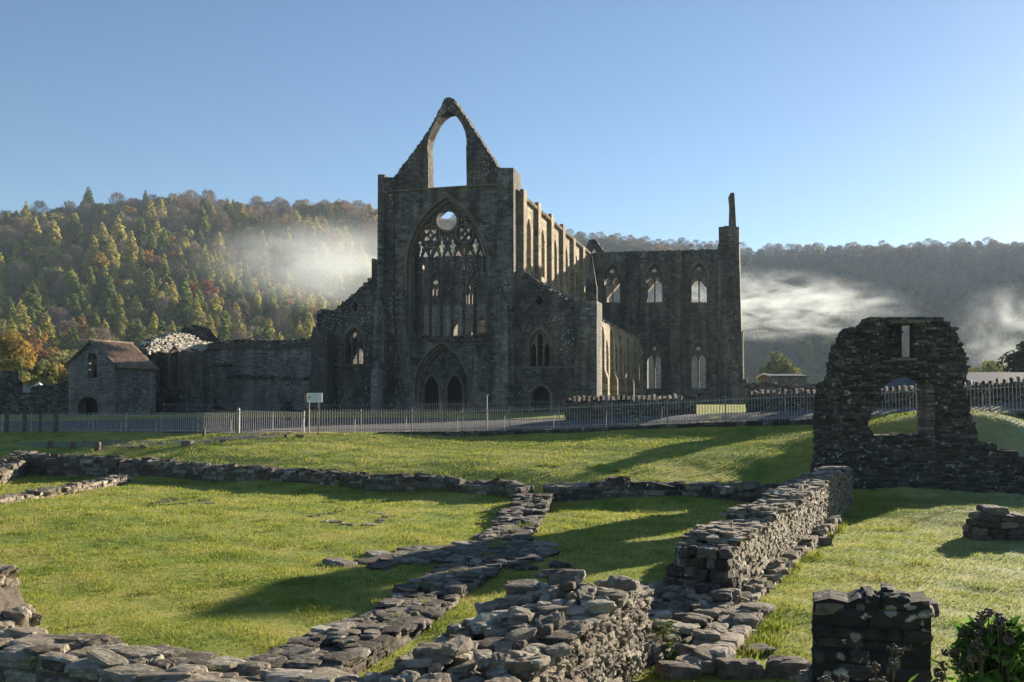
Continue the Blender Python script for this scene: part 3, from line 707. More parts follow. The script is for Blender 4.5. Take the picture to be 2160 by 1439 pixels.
# --- buttresses of the front
def pier(name, x0, x1, ytop, ybot, v0, v1, gab=0, matl='front', parent=church, x0b=None, x1b=None):
    mb = MB(); x0b = x0 if x0b is None else x0b; x1b = x1 if x1b is None else x1b
    poly = [(x0b, ybot), (x0, ytop)] + ([((x0 + x1) / 2, ytop - gab)] if gab else []) + [(x1, ytop), (x1b, ybot)]
    slab(mb, [AA(poly, v0)], v0, v1); return part(mb, name, M[matl], parent)
pier('buttress', 797, 811, 368, YB, -.55, 1.4, 0, 'front', x0b=794, x1b=811)
pier('buttress', 811, 830, 374, YB, -.3, 1.4, 0, 'dark')
pier('buttress', 1049, 1083, 354, YB, -.55, 2.2, 0, 'front', x1b=1084)
b1 = pier('buttress', 788, 809, 648, YB, -1.3, -.553, 26, 'front', x0b=786, x1b=811)
pier('niche_gable', 783, 806, 782, YB, -1.9, -1.303, 22, 'range', b1, 781, 806)
b2 = pier('buttress', 1043, 1069, 640, YB, -1.3, -.553, 24, 'front', x1b=1073)
pier('niche_gable', 1040, 1067, 812, YB, -1.7, -1.303, 8, 'front', b2, 1038, 1068)
mb = MB(); u_, z_ = A(1056, 612, -.9); mb.tube([(u_, -.9, z_ - .8), (u_, -.9, z_ + .1), (u_, -.9, z_ + .35), (u_, -.9, z_ + .6)], [.22, .1, .22, .03], 6); mb.build('finial', M['dark'], b2)
# --- north aisle (broken) and south aisle fronts
na_top = rag([(668, 668), (674, 655), (688, 655), (690, 664), (700, 658), (712, 650), (726, 636), (744, 622), (760, 606), (778, 592), (786, 586)], 1.8, 5, True)
win_na = arch(729, 767, 722, 692, 768)
mb = MB(); slab(mb, [AA([(654, YB), (656, 770), (660, 690), (668, 690)] + na_top + [(797, 586), (797, YB)]), AA([(750, 636), (757, 648), (750, 660), (743, 648)]), AA(win_na)], .05, 1.2)
naw = part(mb, 'north_aisle_wall', M['dark'])
mb = MB(); slab(mb, [AA(arch(722, 773, 722, 684, 724)), AA(arch(727, 769, 722, 690, 726))], -.1, .047); slab(mb, [AA([(662, 769), (662, 772), (790, 771), (790, 768)])], -.12, .047); mb.build('hood_mould', M['dress'], naw, recalc=True)
def lights(x0, x1, ysp, yap, yb, n, v, name, parent, matl='dress', th=.2, wbar=2.2, head=.45):
    """window tracery: n lights with pointed heads under an arch"""
    out_ = arch(x0 - .6, x1 + .6, ysp, yap - 1, yb + .5); hs = []; w = (x1 - x0) / n
    for i in range(n):
        xl, xr = x0 + i * w + wbar / 2, x0 + (i + 1) * w - wbar / 2; mid = abs((i + .5) / n - .5) * 2
        ap = yap + (ysp - yap) * (head + mid * .3) if n != 3 else (yap + 7 if i == 1 else yap + (ysp - yap) * .85)
        hs.append(arch(xl, xr, ap + (xr - xl) * 1.1, ap, yb - .5, n=5))
    if n == 2: hs.append(circ((x0 + x1) / 2, yap + (ysp - yap) * .45, w * .26, 12))
    mb = MB(); slab(mb, [AA(out_, v)] + [AA(h, v) for h in hs], v, v + th); return mb.build(name, M[matl], parent, recalc=True)
lights(729, 767, 722, 692, 768, 3, .5, 'window_tracery', naw)
mb = MB(); slab(mb, [AA([(738, 648), (750, 629), (762, 648), (750, 667)]), AA([(742, 648), (750, 634.5), (758, 648), (750, 661.5)])], -.1, .047); mb.build('lozenge_frame', M['dress'], naw, recalc=True)
sa_top = rag([(1083, 571), (1100, 580), (1130, 596), (1160, 611), (1190, 628), (1206, 637), (1222, 634)], 1.2, 6)
win_sa = arch(1118, 1161, 730, 696, 773); door_sa = arch(1121, 1160, 838, 815, YB)
mb = MB(); slab(mb, [AA([(1083, YB), (1083, 571)] + sa_top[1:] + [(1222, YB), (1160, YB)] + door_sa[::-1][1:-1] + [(1121, YB)]), AA(win_sa), AA([(1137, 624), (1147, 635), (1137, 646), (1127, 635)])], .05, 1.3)
saw = part(mb, 'south_aisle_wall', M['dark'])
lights(1118, 1161, 730, 696, 773, 3, .35, 'window_tracery', saw, wbar=3.2)
mb = MB(); slab(mb, [AA(arch(1112, 1167, 730, 688, 733)), AA(arch(1117, 1162, 730, 695, 735))], -.1, .047); slab(mb, [AA([(1084, 775), (1084, 778), (1222, 775), (1222, 772)])], -.12, .047)
slab(mb, [AA([(1116, YB - 8)] + arch(1115, 1166, 838, 808, YB - 8)[1:-1] + [(1166, YB - 8)]), AA(arch(1120.5, 1160.5, 838, 814.5, YB - 8.5))], -.1, .047)
mb.build('hood_mould', M['dress'], saw, recalc=True)
mb = MB(); slab(mb, [AA(scalepoly(door_sa, 1.05), 1.0)], 1.0, 1.1); mb.build('door', M['void'], saw, recalc=True)
mb = MB(); slab(mb, [AA([(1128, 625), (1146, 625), (1146, 645), (1128, 645)], .9)], .9, 1.0); mb.build('lozenge_shade_panel', M['void'], saw, recalc=True)  # near-black panel, painted shade of the open lozenge hole
chipm = MB(); chips(chipm, AA(na_top), .0, 1.2, size=.24, dens=5); chips(chipm, AA([(1090, 574), (1150, 604), (1206, 636)]), .0, 1.3, size=.2, dens=4)
for pts_ in ((660, 690, 668, 668), (654, 760, 662, 690)): chips(chipm, AA([(pts_[0], pts_[1]), (pts_[2], pts_[3])]), 0, 1.2, size=.24, dens=5)
chipm.build('wall_capping', M['rubd'], church)
# corner turret of the south aisle
t_ = pier('corner_turret', 1222, 1259, 634, YB, -.7, 2.0, 0, 'front', x0b=1205)
mb = MB(); ua, za = A(1233, 640, .2); ub, _ = A(1259, 640, .2); uc, zt = A(1245.5, 541, .9); r_ = (ub - ua) / 2; um = (ua + ub) / 2
k8 = [(um + r_ * math.cos(a_), .6 + r_ * math.sin(a_)) for a_ in np.linspace(math.pi / 8, 2 * math.pi + math.pi / 8, 8, endpoint=False)]
zs_ = A(1245, 606, .6)[1]
mb.add([(x, y, za - .3) for x, y in k8] + [(x, y, zs_) for x, y in k8] + [(um + (x - um) * .9, .6 + (y - .6) * .9, zs_ + .2) for x, y in k8] + [(um + (x - um) * .14, .6 + (y - .6) * .14, zt) for x, y in k8],
       [(i + 8 * j, (i + 1) % 8 + 8 * j, (i + 1) % 8 + 8 * j + 8, i + 8 * j + 8) for j in range(3) for i in range(8)] + [tuple(range(24, 32))])
mb.build('pinnacle', M['front'], t_, recalc=True)

# --- nave: south clerestory, aisle, lean-to roof
U1, U2, BAY = 6.35, 12.5, 5.8
z_cl_top = A(1095, 408, 1.2)[1]; z_cl_bot = A(1089, 570, 1.2)[1]; z_ai = B(1262, 673, U2)[1]
def bay_wall(name, u0, u1, z0, z1, sill, spring, apex, half, v_list, vend, matl, parent=church, v_start=1.0, tops=None, ragamp=.1):
    mb = MB(); top = tops or [(v_start, z1), (vend, z1)]
    tp = []
    for (a0, b0), (a1, b1_) in zip(top, top[1:]):
        for t in np.linspace(0, 1, max(2, int(abs(a1 - a0) / .7))): tp.append((a0 + (a1 - a0) * t + rng.uniform(-.1, .1), b0 + (b1_ - b0) * t + rng.uniform(-ragamp, ragamp)))
    outer = [(v_start, z0)] + tp + [(vend, z0)]
    hs = []
    for vc in v_list:
        q = arch(vc - half, vc + half, -spring, -apex, -sill); hs.append([(x, -y) for x, y in q])
    slab(mb, [outer] + hs, u0, u1, 'u'); w = mb.build(name, matl, parent, recalc=True); return w, hs
vl = [1.6 + BAY * (i + .5) for i in range(6)]
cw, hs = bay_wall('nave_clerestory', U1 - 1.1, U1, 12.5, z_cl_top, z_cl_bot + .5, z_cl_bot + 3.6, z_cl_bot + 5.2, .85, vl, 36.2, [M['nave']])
for h in hs:
    mb = MB(); lo = h; mid = (h[0][0] + h[-1][0]) / 2
    slab(mb, [scalepoly(lo, 1.02), scalepoly([p for p in lo if p[0] <= mid + .01] + [(mid - .06, lo[0][1]), ][:0], .0, mid, 0) if False else [(mid - .75, lo[0][1] + .15), (mid - .75, lo[1][1] + .2), (mid - .42, lo[1][1] + .75), (mid - .09, lo[1][1] + .2), (mid - .09, lo[0][1] + .15)],
              [(mid + .09, lo[0][1] + .15), (mid + .09, lo[1][1] + .2), (mid + .42, lo[1][1] + .75), (mid + .75, lo[1][1] + .2), (mid + .75, lo[0][1] + .15)], [(mid + .26 * math.cos(t), lo[1][1] + 1.1 + .26 * math.sin(t)) for t in np.linspace(0, 6.28, 10, endpoint=False)]], U1 - .75, U1 - .5, 'u')
    mb.build('window_tracery', M['dress'], cw, recalc=True)
for i in range(7):
    vc = 1.7 + BAY * i; mb = MB(); hh = z_cl_top + (.35 if i < 4 else -.2) 
    slab(mb, [[(vc - .6, 12.4), (vc - .6, hh), (vc + .6, hh), (vc + .6, 12.4)]], U1 + .003, U1 + .36, 'u'); mb.build('buttress', M['nave'], cw, recalc=True)
mb = MB()
for i in range(75): mb.box((U1 + .18, 1.6 + i * .46, z_cl_top - .25), (.17, .1, .15), 0, 0, rng.uniform(.2, .8))
chips(mb, [(1.5, z_cl_top), (36, z_cl_top)], U1 - 1, U1 - .1, 'u', .2, 3.)
mb.build('corbel_table', M['rubl'], cw)
aw, hs = bay_wall('nave_aisle_wall', U2 - 1.2, U2, 1.5, z_ai, 4.6, 7.6, 9.2, 1.05, vl, 36.5, [M['nave']], v_start=1.3)
for h in hs:
    mid = (h[0][0] + h[-1][0]) / 2; lo = h; mb = MB()
    slab(mb, [scalepoly(lo, 1.02), [(mid - .95, lo[0][1] + .15), (mid - .95, lo[1][1] + .1), (mid - .52, lo[1][1] + .8), (mid - .09, lo[1][1] + .1), (mid - .09, lo[0][1] + .15)],
              [(mid + .09, lo[0][1] + .15), (mid + .09, lo[1][1] + .1), (mid + .52, lo[1][1] + .8), (mid + .95, lo[1][1] + .1), (mid + .95, lo[0][1] + .15)]], U2 - .7, U2 - .45, 'u'); mb.build('window_tracery', M['dress'], aw, recalc=True)
for i in range(7):
    vc = 1.7 + BAY * i; mb = MB()
    slab(mb, [[(U2 + .003, 1.5), (U2 + .003, z_ai - .5), (U2 + .2, z_ai - .6), (U2 + .3, z_ai - 1.4), (U2 + .3, 6.2), (U2 + .6, 5.4), (U2 + .6, 1.5)]], vc - .5, vc + .5, 'v'); mb.build('buttress', M['nave'], aw, recalc=True)
mb = MB(); chips(mb, [(2, z_ai + .05), (36, z_ai + .05)], U2 - .7, U2 + .1, 'u', .17, 4.); mb.build('corbel_table', M['rubl'], aw)
bay_wall('nave_arcade', U1 - 1.1, U1 - .05, 1.5, 12.49, 1.6, 7., 9.6, 1.7, vl, 36.2, [M['dark']], ragamp=0)
bay_wall('north_aisle_wall', -12.7, -11.6, 1.5, 11.2, 4.6, 6.2, 7.6, .9, vl[2:], 36.2, [M['dark']], v_start=1.25)
mb = MB(); z0, z1 = z_ai + .12, z_cl_bot + .05
mb.add([(U2 - .1, 1.4, z0), (U1 + .01, 1.4, z1), (U1 + .01, 36.3, z1), (U2 - .1, 36.3, z0)] + [(U2 - .1, 1.4, z0 - .2), (U1 + .01, 1.4, z1 - .2), (U1 + .01, 36.3, z1 - .2), (U2 - .1, 36.3, z0 - .2)],
       np.array([(0, 1, 2, 3), (7, 6, 5, 4), (0, 4, 5, 1), (1, 5, 6, 2), (2, 6, 7, 3), (3, 7, 4, 0)])); part(mb, 'aisle_roof', M['slate'])
# north side of the nave: stumps of the arcade and the far clerestory end, seen through the west window
mb = MB()
for i in range(1, 6):
    vc = 1.7 + BAY * i; hh = (15, 8, 6, 11, 11.5)[i - 1]
    mb.box((-U1 + .6, vc, 1.5 + hh / 2), (.8, .75, hh / 2))
part(mb, 'arcade_pier', M['nave'])
# crossing wall and arch, with the choir's end wall beyond
V3 = 36.3
def W3(pts): return AA(pts, V3)
un = A(784, 560, V3)[0]; c_t = A(945, 541, V3)[1]; c_s = A(945, 644, V3)[1]
top_ = [(a_, c_t + rng.uniform(-.15, .15)) for a_ in np.linspace(un, -U1, 40)]
lancet = lambda a, c, y0, y1: arch(a, c, y1 + 24, y1, y0)
mb = MB(); slab(mb, [[(un, c_s)] + top_ + [(-U1, c_s)], W3(lancet(908, 926, 642, 575)), W3(lancet(984, 1001, 642, 585))], V3, V3 + 1.4)
nt_ = part(mb, 'transept_wall', M['dark'])
mb = MB(); slab(mb, [[(un, 1.5), (un, c_s - .003), (-U1, c_s - .003), (-U1, 1.5)], W3(arch(1006, 1019, 690, 683, 714)), W3(arch(958, 972, 700, 676, 760))], V3 - .25, V3 + 1.4); mb.build('lower_wall', M['range'], nt_, recalc=True)
mb = MB(); slab(mb, [W3([(1005, 718), (1005, 682), (1020, 682), (1020, 718)])], V3 + .6, V3 + .7); mb.build('dark_doorway', M['void'], nt_, recalc=True)
mb = MB(); a0 = A(979, 701, V3 - .4); a1 = A(1018, 670, V3 - .4); mb.beam((a0[0], V3 - .4, a0[1]), (a1[0], V3 - .4, a1[1]), .28, .3); mb.build('stair_edge', M['dark'], nt_)
for x0, x1, y1, y0 in ((908, 926, 575, 642), (984, 1001, 585, 642)):
    mb = MB(); slab(mb, [W3(arch(x0 - .5, x1 + .5, y1 + 24, y1 - .5, y0 + .5)), W3(arch(x0 + 2, (x0 + x1) / 2 - 1, y1 + 40, y1 + 32, y0 - .5)), W3(arch((x0 + x1) / 2 + 1, x1 - 2, y1 + 40, y1 + 32, y0 - .5)), W3(circ((x0 + x1) / 2, y1 + 20, 5, 10))], V3 + .5, V3 + .8); mb.build('window_tracery', M['dress'], nt_, recalc=True)
mb = MB(); slab(mb, [[(V3 + 1.45, 1.5), (V3 + 1.45, c_t), (V3 + 13, c_t), (V3 + 13, 1.5)]], un, un + 1.2, 'u'); part(mb, 'transept_wall', M['dark'])
mb = MB(); slab(mb, [[(un + 1.25, 1.5), (un + 1.25, c_t - 2), (-U1, c_t - 2), (-U1, 1.5)]] + [[(c - 1.6, 4), (c - 1.6, 14), (c, 17), (c + 1.6, 14), (c + 1.6, 4)] for c in (-20.5, -15, -9.6)], V3 + 11.6, V3 + 12.8); part(mb, 'transept_wall', M['dark'])
mb = MB(); slab(mb, [[(-5.6, 1.5), (-5.6, 17), (-4.8, 18.2), (-3, 18.6), (0, 18.2), (3, 18.8), (5, 17), (5, 1.5)], [(-2.6, 6), (-2.6, 12), (-1.4, 15), (0, 16.8), (1.4, 15), (2.6, 12), (2.6, 6)]], 66, 67.2); part(mb, 'east_wall', M['nave'])
# --- south transept
VT = 36.2
tt = rag([(1243, 537), (1262, 533), (1330, 531), (1400, 529), (1440, 529), (1514, 526)], .7, 6)
wins_u = [(1275, 1309, 588, 560), (1364, 1398, 588, 558), (1457, 1492, 586, 555)]
wins_l = [(1365, 1396, 752, 722), (1457, 1490, 752, 722)]
hol = [AA(arch(a, c, s, t, 638.5), VT) for a, c, s, t in wins_u] + [AA(arch(a, c, s, t, 820), VT) for a, c, s, t in wins_l]
mb = MB(); slab(mb, [AA([(1240, YB)] + tt + [(1516, 526), (1516, YB)], VT)] + hol, VT, VT + 1.4)
tw = part(mb, 'transept_wall', [M['front']])
mb = MB()
for (a, c, s, t) in wins_u: slab(mb, [AA(arch(a - 6, c + 6, s, t - 9, s + 2), VT), AA(arch(a - .3, c + .3, s, t - .5, s + 4), VT)], VT - .12, VT - .003)
for (a, c, s, t) in wins_l: slab(mb, [AA(arch(a - 5, c + 5, s, t - 8, s + 2), VT), AA(arch(a - .3, c + .3, s, t - .5, s + 4), VT)], VT - .12, VT - .003)
slab(mb, [AA([(1262, 641), (1262, 643.5), (1515, 641.5), (1515, 639)], VT)], VT - .15, VT - .003); slab(mb, [AA([(1262, 533), (1262, 535.5), (1514, 529), (1514, 526.5)], VT)], VT - .15, VT - .003)
mb.build('hood_mould', M['dress'], tw, recalc=True)
for (a, c, s, t) in wins_u: lights(a, c, s, t, 638.5, 2, VT + .55, 'window_tracery', tw, th=.25, wbar=2.6, head=.75)
for (a, c, s, t) in wins_l: lights(a, c, s, t, 820, 2, VT + .55, 'window_tracery', tw, th=.25, wbar=2.8, head=.75)
def tpier(x0, x1, y0, y1, v0, matl, name='buttress', gab=0, parent=tw):
    mb = MB(); slab(mb, [AA([(x0, y1), (x0, y0)] + ([((x0 + x1) / 2, y0 - gab)] if gab else []) + [(x1, y0), (x1, y1)], VT + v0)], VT + v0, VT - .003); return mb.build(name, M[matl], parent, recalc=True)
tpier(1328, 1349, 530, 705, -.35, 'dark'); tpier(1409, 1439, 530, YB, -.45, 'dark'); tpier(1414, 1435, 604, YB, -.9, 'front', gab=18)
for x in (1513, 1448): pass
# stair turret and its pinnacle
mb = MB(); slab(mb, [AA([(1515, YB), (1514, 514), (1559, 512), (1562, 640), (1567, 780), (1569, YB)], VT - .6)], VT - .6, VT + 3.0)
slab(mb, [AA([(1516, 514), (1516, 479), (1528, 478), (1528, 476), (1559, 479), (1559, 512)], VT - .7)], VT - .75, VT + 2.4)
st_ = part(mb, 'stair_turret', [M['front']])
mb = MB(); slab(mb, [AA([(1537, 477), (1538, 440), (1536, 417), (1541, 407), (1549, 407), (1551, 440), (1553, 478)], VT)], VT - .1, VT + .7); mb.build('pinnacle', M['dark'], st_, recalc=True)
mb = MB()
for y0 in (573, 700): slab(mb, [AA([(1531, y0 + 26), (1531, y0 + 16), (1541, y0), (1551, y0 + 16), (1551, y0 + 26), (1548, y0 + 26), (1548, y0 + 18), (1541, y0 + 6), (1534, y0 + 18), (1534, y0 + 26)], VT - .6)], VT - .75, VT - .603)
slab(mb, [AA([(1515, 514), (1515, 517), (1561, 515), (1561, 512)], VT - .6)], VT - .85, VT - .603)
mb.build('niche_gable', M['dress'], st_, recalc=True)
mb = MB(); x_ = A(1563, 700, VT)[0]
for y0, y1, x in ((576, 700, 1563.5), (700, 800, 1569), (800, YB, 1577)):
    ua, za = A(x - 14, y0, VT + 1); ub, zb = A(x, y1, VT + 1); mb.box(((ua + ub) / 2, VT + 1.2, (za + 1.2) / 2), ((ub - ua) / 2, 1., (za - 1.2) / 2))
mb.build('buttress', M['front'], st_, recalc=True)
# transept south and east walls
us = A(1556, 700, VT)[0]; zt_ = A(1500, 527, VT)[1]
mb = MB(); slab(mb, [[(VT + 1.45, 1.5), (VT + 1.45, zt_), (VT + 13, zt_ - .4), (VT + 13, 1.5)], [(VT + 3.2, 5), (VT + 3.2, 13), (VT + 7, 18.2), (VT + 10.8, 13), (VT + 10.8, 5)]], us - 1.2, us, 'u'); part(mb, 'transept_wall', M['nave'])
mb = MB(); slab(mb, [[(U1 + .2, 1.5), (U1 + .2, zt_ - 1), (us - 1.25, zt_ - .6), (us - 1.25, 1.5)]] + [[(c - 1.9, 3), (c - 1.9, 10), (c, 12.6), (c + 1.9, 10), (c + 1.9, 3)] for c in (8.6, 13.6, 18.8)] + [[(c - 1.9, 13.6), (c - 1.9, 17.2), (c, 19.4), (c + 1.9, 17.2), (c + 1.9, 13.6)] for c in (8.6, 13.3, 18.6)], VT + 11.6, VT + 12.8); part(mb, 'transept_wall', M['nave'])
# surviving piece of the crossing gable
mb = MB(); slab(mb, [AA(rag([(1236, 540), (1236, 520), (1242, 507), (1252, 504)], .5, 4) + rag([(1258, 508), (1268, 522), (1277, 534)], .5, 4) + [(1262, 540), (1252, 520), (1246, 540)], VT + 6)], VT + 6, VT + 7.2); part(mb, 'crossing_gable', M['dark'])
mb = MB(); chips(mb, AA([(1262, 533), (1514, 526)], VT), VT, VT + 1.4, size=.2, dens=2.5); chips(mb, AA([(1243, 537), (1262, 533)], VT), VT, VT + 1.4, size=.2, dens=4.5); mb.build('wall_capping', M['rubd'], tw)
# ------------------------------------------------------------------ laid stones
_cv = []; _ci = {}
for ci, (sx, sy, sz) in enumerate([(x, y, z) for x in (-1, 1) for y in (-1, 1) for z in (-1, 1)]):
    for ax in range(3): _ci[(sx, sy, sz, ax)] = len(_cv); _cv.append((sx, sy, sz, ax, ci))
_q, _t = [], []
for ax in range(3):
    o1, o2 = [k for k in range(3) if k != ax]
    for s in (-1, 1):
        f = []
        for a, b_ in ((-1, -1), (1, -1), (1, 1), (-1, 1)):
            c = [0, 0, 0]; c[ax] = s; c[o1] = a; c[o2] = b_; f.append(_ci[(*c, ax)])
        _q.append(f)
    for a in (-1, 1):
        for b_ in (-1, 1):
            c0 = [0, 0, 0]; c0[o1] = a; c0[o2] = b_; c0[ax] = -1; c1 = list(c0); c1[ax] = 1
            _q.append([_ci[(*c0, o1)], _ci[(*c1, o1)], _ci[(*c1, o2)], _ci[(*c0, o2)]])
_t = [[_ci[(x, y, z, k)] for k in range(3)] for x in (-1, 1) for y in (-1, 1) for z in (-1, 1)]
_sg = np.array([c[:3] for c in _cv], float); _axv = np.array([c[3] for c in _cv]); _cor = np.array([c[4] for c in _cv])
def _orient(faces, V):
    out = []
    for f in faces:
        p = V[f]; n = np.cross(p[1] - p[0], p[2] - p[0]); out.append(f if n @ p.mean(0) > 0 else f[::-1])
    return np.array(out)
_V0 = _sg * np.where(np.arange(3)[None] == _axv[:, None], 1, .8); _q = _orient(_q, _V0); _t = _orient(_t, _V0)
# finer stone for the foreground
def _cube(n):
    idx = {}; V = []; Fc = []
    for ax in range(3):
        o1, o2 = [k for k in range(3) if k != ax]
        for s in (-1, 1):
            g_ = np.zeros((n + 1, n + 1), int)
            for i in range(n + 1):
                for j in range(n + 1):
                    c = [0, 0, 0]; c[ax] = s * n; c[o1] = 2 * i - n; c[o2] = 2 * j - n; c = tuple(c)
                    if c not in idx: idx[c] = len(V); V.append(c)
                    g_[i, j] = idx[c]
            for i in range(n):
                for j in range(n): Fc.append([g_[i, j], g_[i + 1, j], g_[i + 1, j + 1], g_[i, j + 1]])
    V = np.array(V, float) / n; return V, _orient(Fc, V)
_RV, _RF = _cube(5)
_RK = {}
def place(V, c, h, rz, tx, ty):
    """V (N,k,3) unit stones -> half sizes, tilts, yaw, centre"""
    V = V * h[:, None, :]
    ct, st = np.cos(tx)[:, None], np.sin(tx)[:, None]; y = V[..., 1] * ct - V[..., 2] * st; z = V[..., 1] * st + V[..., 2] * ct; x = V[..., 0]
    ct, st = np.cos(ty)[:, None], np.sin(ty)[:, None]; x, z = x * ct + z * st, -x * st + z * ct
    ct, st = np.cos(rz)[:, None], np.sin(rz)[:, None]; x, y = x * ct - y * st, x * st + y * ct
    return np.stack([x, y, z], -1) + c[:, None, :]
def stones(mb, c, h, rz, tilt=.04, mat=0, rnd=None, fine=False, jit=.12):
    c = np.asarray(c, float); h = np.asarray(h, float); n = len(c)
    if n == 0: return
    rz = np.broadcast_to(np.asarray(rz, float), (n,)); tx = rng.normal(0, tilt, n); ty = rng.normal(0, tilt, n)
    rnd = rng.beta(2.2, 2.2, n) if rnd is None else rnd
    cj = rng.normal(0, jit, (n, 8, 3))
    if fine:
        k = 6.; P0 = _RV / (np.abs(_RV) ** k).sum(1)[:, None] ** (1 / k) ; m_ = len(P0)
        w = np.stack([((1 + sx * P0[:, 0]) * (1 + sy * P0[:, 1]) * (1 + sz * P0[:, 2])) / 8 for sx in (-1, 1) for sy in (-1, 1) for sz in (-1, 1)], 1)
        V = P0[None] + np.einsum('mk,nkd->nmd', w, cj)
        for fr, am in ((2.2, .06), (4.5, .045), (8., .03)):
            dr = rng.normal(size=(n, 3)); dr /= np.linalg.norm(dr, axis=1)[:, None]; ph = rng.uniform(0, 6.28, n)
            wv = np.einsum('nmd,nd->nm', V, dr) * fr + ph[:, None]
            V = V * (1 + am * (np.abs(np.sin(wv)) * 2 - 1))[..., None]
        V = V + rng.normal(0, .016, V.shape)
        faces = [_RF]; m_ = len(_RV)
    else:
        be = rng.uniform(.72, .93, (n, 1, 3)); V = _sg[None] * np.where(np.arange(3)[None, None] == _axv[None, :, None], 1, be) + cj[:, _cor] + rng.normal(0, .02, (n, 24, 3))
        faces = [_q, _t]; m_ = 24
    W = place(V, c, h, rz, tx, ty).reshape(-1, 3)
    off = (np.arange(n) * m_)[:, None, None]; n0 = mb.n
    mb.add(W, np.zeros((0, 4), int), mat, np.repeat(rnd, m_))
    for f in faces:
        g_ = (f[None] + off).reshape(-1, f.shape[1]) + n0; mb.f.append(g_); mb.m.append(np.full(len(g_), mat))
def wall_run(name, path, thick, hf, stone=(.32, .12), matl='rub', fine=False, base=None, top=True, label=None, cat='wall', group=None, cap=1., ends=True, slope=0., parent=None, crown=.0, capL=None, capt=.12, capz=.5, caph=1.):
    """rubble wall along a path (its centre line); hf(s) top height over the ground at fraction s"""
    path = np.array(path, float); seg = np.linalg.norm(np.diff(path, axis=0), axis=1); cum = np.r_[0, np.cumsum(seg)]; L = cum[-1]
    at = lambda s: np.stack([np.interp(s, cum, path[:, 0]), np.interp(s, cum, path[:, 1])], -1)
    def dirs(s): d = at(np.minimum(s + .1, L)) - at(np.maximum(s - .1, 0)); d /= np.linalg.norm(d, axis=-1)[..., None]; return d
    gb = (lambda p: ground(p[..., 0], p[..., 1])) if base is None else (lambda p: np.full(p.shape[:-1], base))
    mb = MB(); sL, sH = stone; C, Hh, Rz, Rn = [], [], [], []
    Hmax = max(hf(t) for t in np.linspace(0, 1, 60)) + .3
    nc = int(np.ceil(Hmax / sH)); zc = -.12
    def lay(s0, s1, side, z, hgt):                 # one course on one face
        s = s0
        while s < s1:
            l = sL * rng.uniform(.45, 1.5); l = min(l, s1 - s + .02)
            sm = s + l / 2; p = at(np.array(sm)); d = dirs(np.array(sm)); nrm = np.array((-d[1], d[0])); t = sm / L
            hh = hf(t) - (slope * (.5 + .5 * side))
            if z + hgt * .6 < hh and l > .05:
                dep = min(rng.uniform(.12, .2), thick * .25); off = side * (thick / 2 - dep + rng.normal(0, .012))
                q = p + nrm * off; C.append((q[0], q[1], float(gb(p)) + z + hgt / 2)); Hh.append((l / 2 * .97, dep, hgt / 2 * rng.uniform(.82, .98))); Rz.append(math.atan2(d[1], d[0])); Rn.append(None)
            s += l
    for ic in range(nc):
        hgt = sH * rng.uniform(.75, 1.3)
        for side in (-1, 1): lay(rng.uniform(0, .1), L, side, zc, hgt)
        if ends:
            for s_end in (0., L):
                if zc + hgt * .6 < hf(s_end / L):
                    p = at(np.array(s_end)); d = dirs(np.array(s_end)); nrm = np.array((-d[1], d[0])); w = -thick / 2 + .05
                    while w < thick / 2 - .08:
                        l = min(sL * rng.uniform(.4, 1.1), thick / 2 - w)
                        if zc + hgt * .6 < hf(s_end / L) - slope * (.5 + (w + l / 2) / thick):
                            q = p + nrm * (w + l / 2) + d * (-.1 if s_end > 0 else .1) + d * rng.normal(0, .03)
                            C.append((q[0], q[1], float(gb(p)) + zc + hgt / 2)); Hh.append((.16, l / 2 * .95, hgt / 2 * .92)); Rz.append(math.atan2(d[1], d[0])); Rn.append(None)
                        w += l
        zc += hgt
    stones(mb, C, Hh, np.array(Rz), .035, 0, None, fine, .08)
    if top:                                         # capping slabs and loose rubble
        C, Hh, Rz = [], [], []; area = L * thick; sL = capL or sL; n = int(area / (sL * sL * .5) * cap)
        for _ in range(n):
            s = rng.uniform(0, L); w = rng.uniform(-.5, .5) * (thick - .1); p = at(np.array(s)); d = dirs(np.array(s)); nrm = np.array((-d[1], d[0])); q = p + nrm * w
            k_ = rng.uniform(.5, 1.25); lh = sH * rng.uniform(.4, .75) * caph
            hz_ = hf(s / L) - slope * (.5 + w / thick) + crown * (1 - (2 * w / thick) ** 2) * rng.uniform(0, 1)
            C.append((q[0], q[1], float(gb(p)) + hz_ - lh * rng.uniform(.0, 1.1))); Hh.append((sL * .5 * k_, sL * .42 * k_ * rng.uniform(.6, 1.1), lh)); Rz.append(math.atan2(d[1], d[0]) + rng.normal(0, capz))
        stones(mb, C, Hh, np.array(Rz), capt, 0, None, fine, .16)
    ns = max(3, int(L / .25)); ss = np.linspace(.05, L - .05, ns); pp_ = at(ss); dd = dirs(ss); nn = np.stack([-dd[:, 1], dd[:, 0]], 1); zz = gb(pp_); hh = np.array([hf(s / L) for s in ss])
    w_ = thick / 2 - .035; V = []
    for sd, zt in ((-1, 0), (-1, 1), (1, 1), (1, 0)):
        q = pp_ + nn * (sd * w_); V.append(np.c_[q, zz + (hh - slope * (.5 + .5 * sd) - .05 if zt else -.3)])
    V = np.stack(V, 1).reshape(-1, 3); i = np.arange(ns - 1) * 4
    fs = np.concatenate([np.stack([i + a, i + a + 1, i + a + 5, i + a + 4], 1) for a in range(3)]); e = (ns - 1) * 4
    mb.add(V, fs, 1, .2); mb.add(V[[0, 1, 2, 3]], np.array([(3, 2, 1, 0)]), 1, .2); mb.add(V[[e, e + 1, e + 2, e + 3]], np.array([(0, 1, 2, 3)]), 1, .2)
    o = mb.build(name, [M[matl], M['mortar']], parent)
    return tag(o, label, cat, group) if label else o
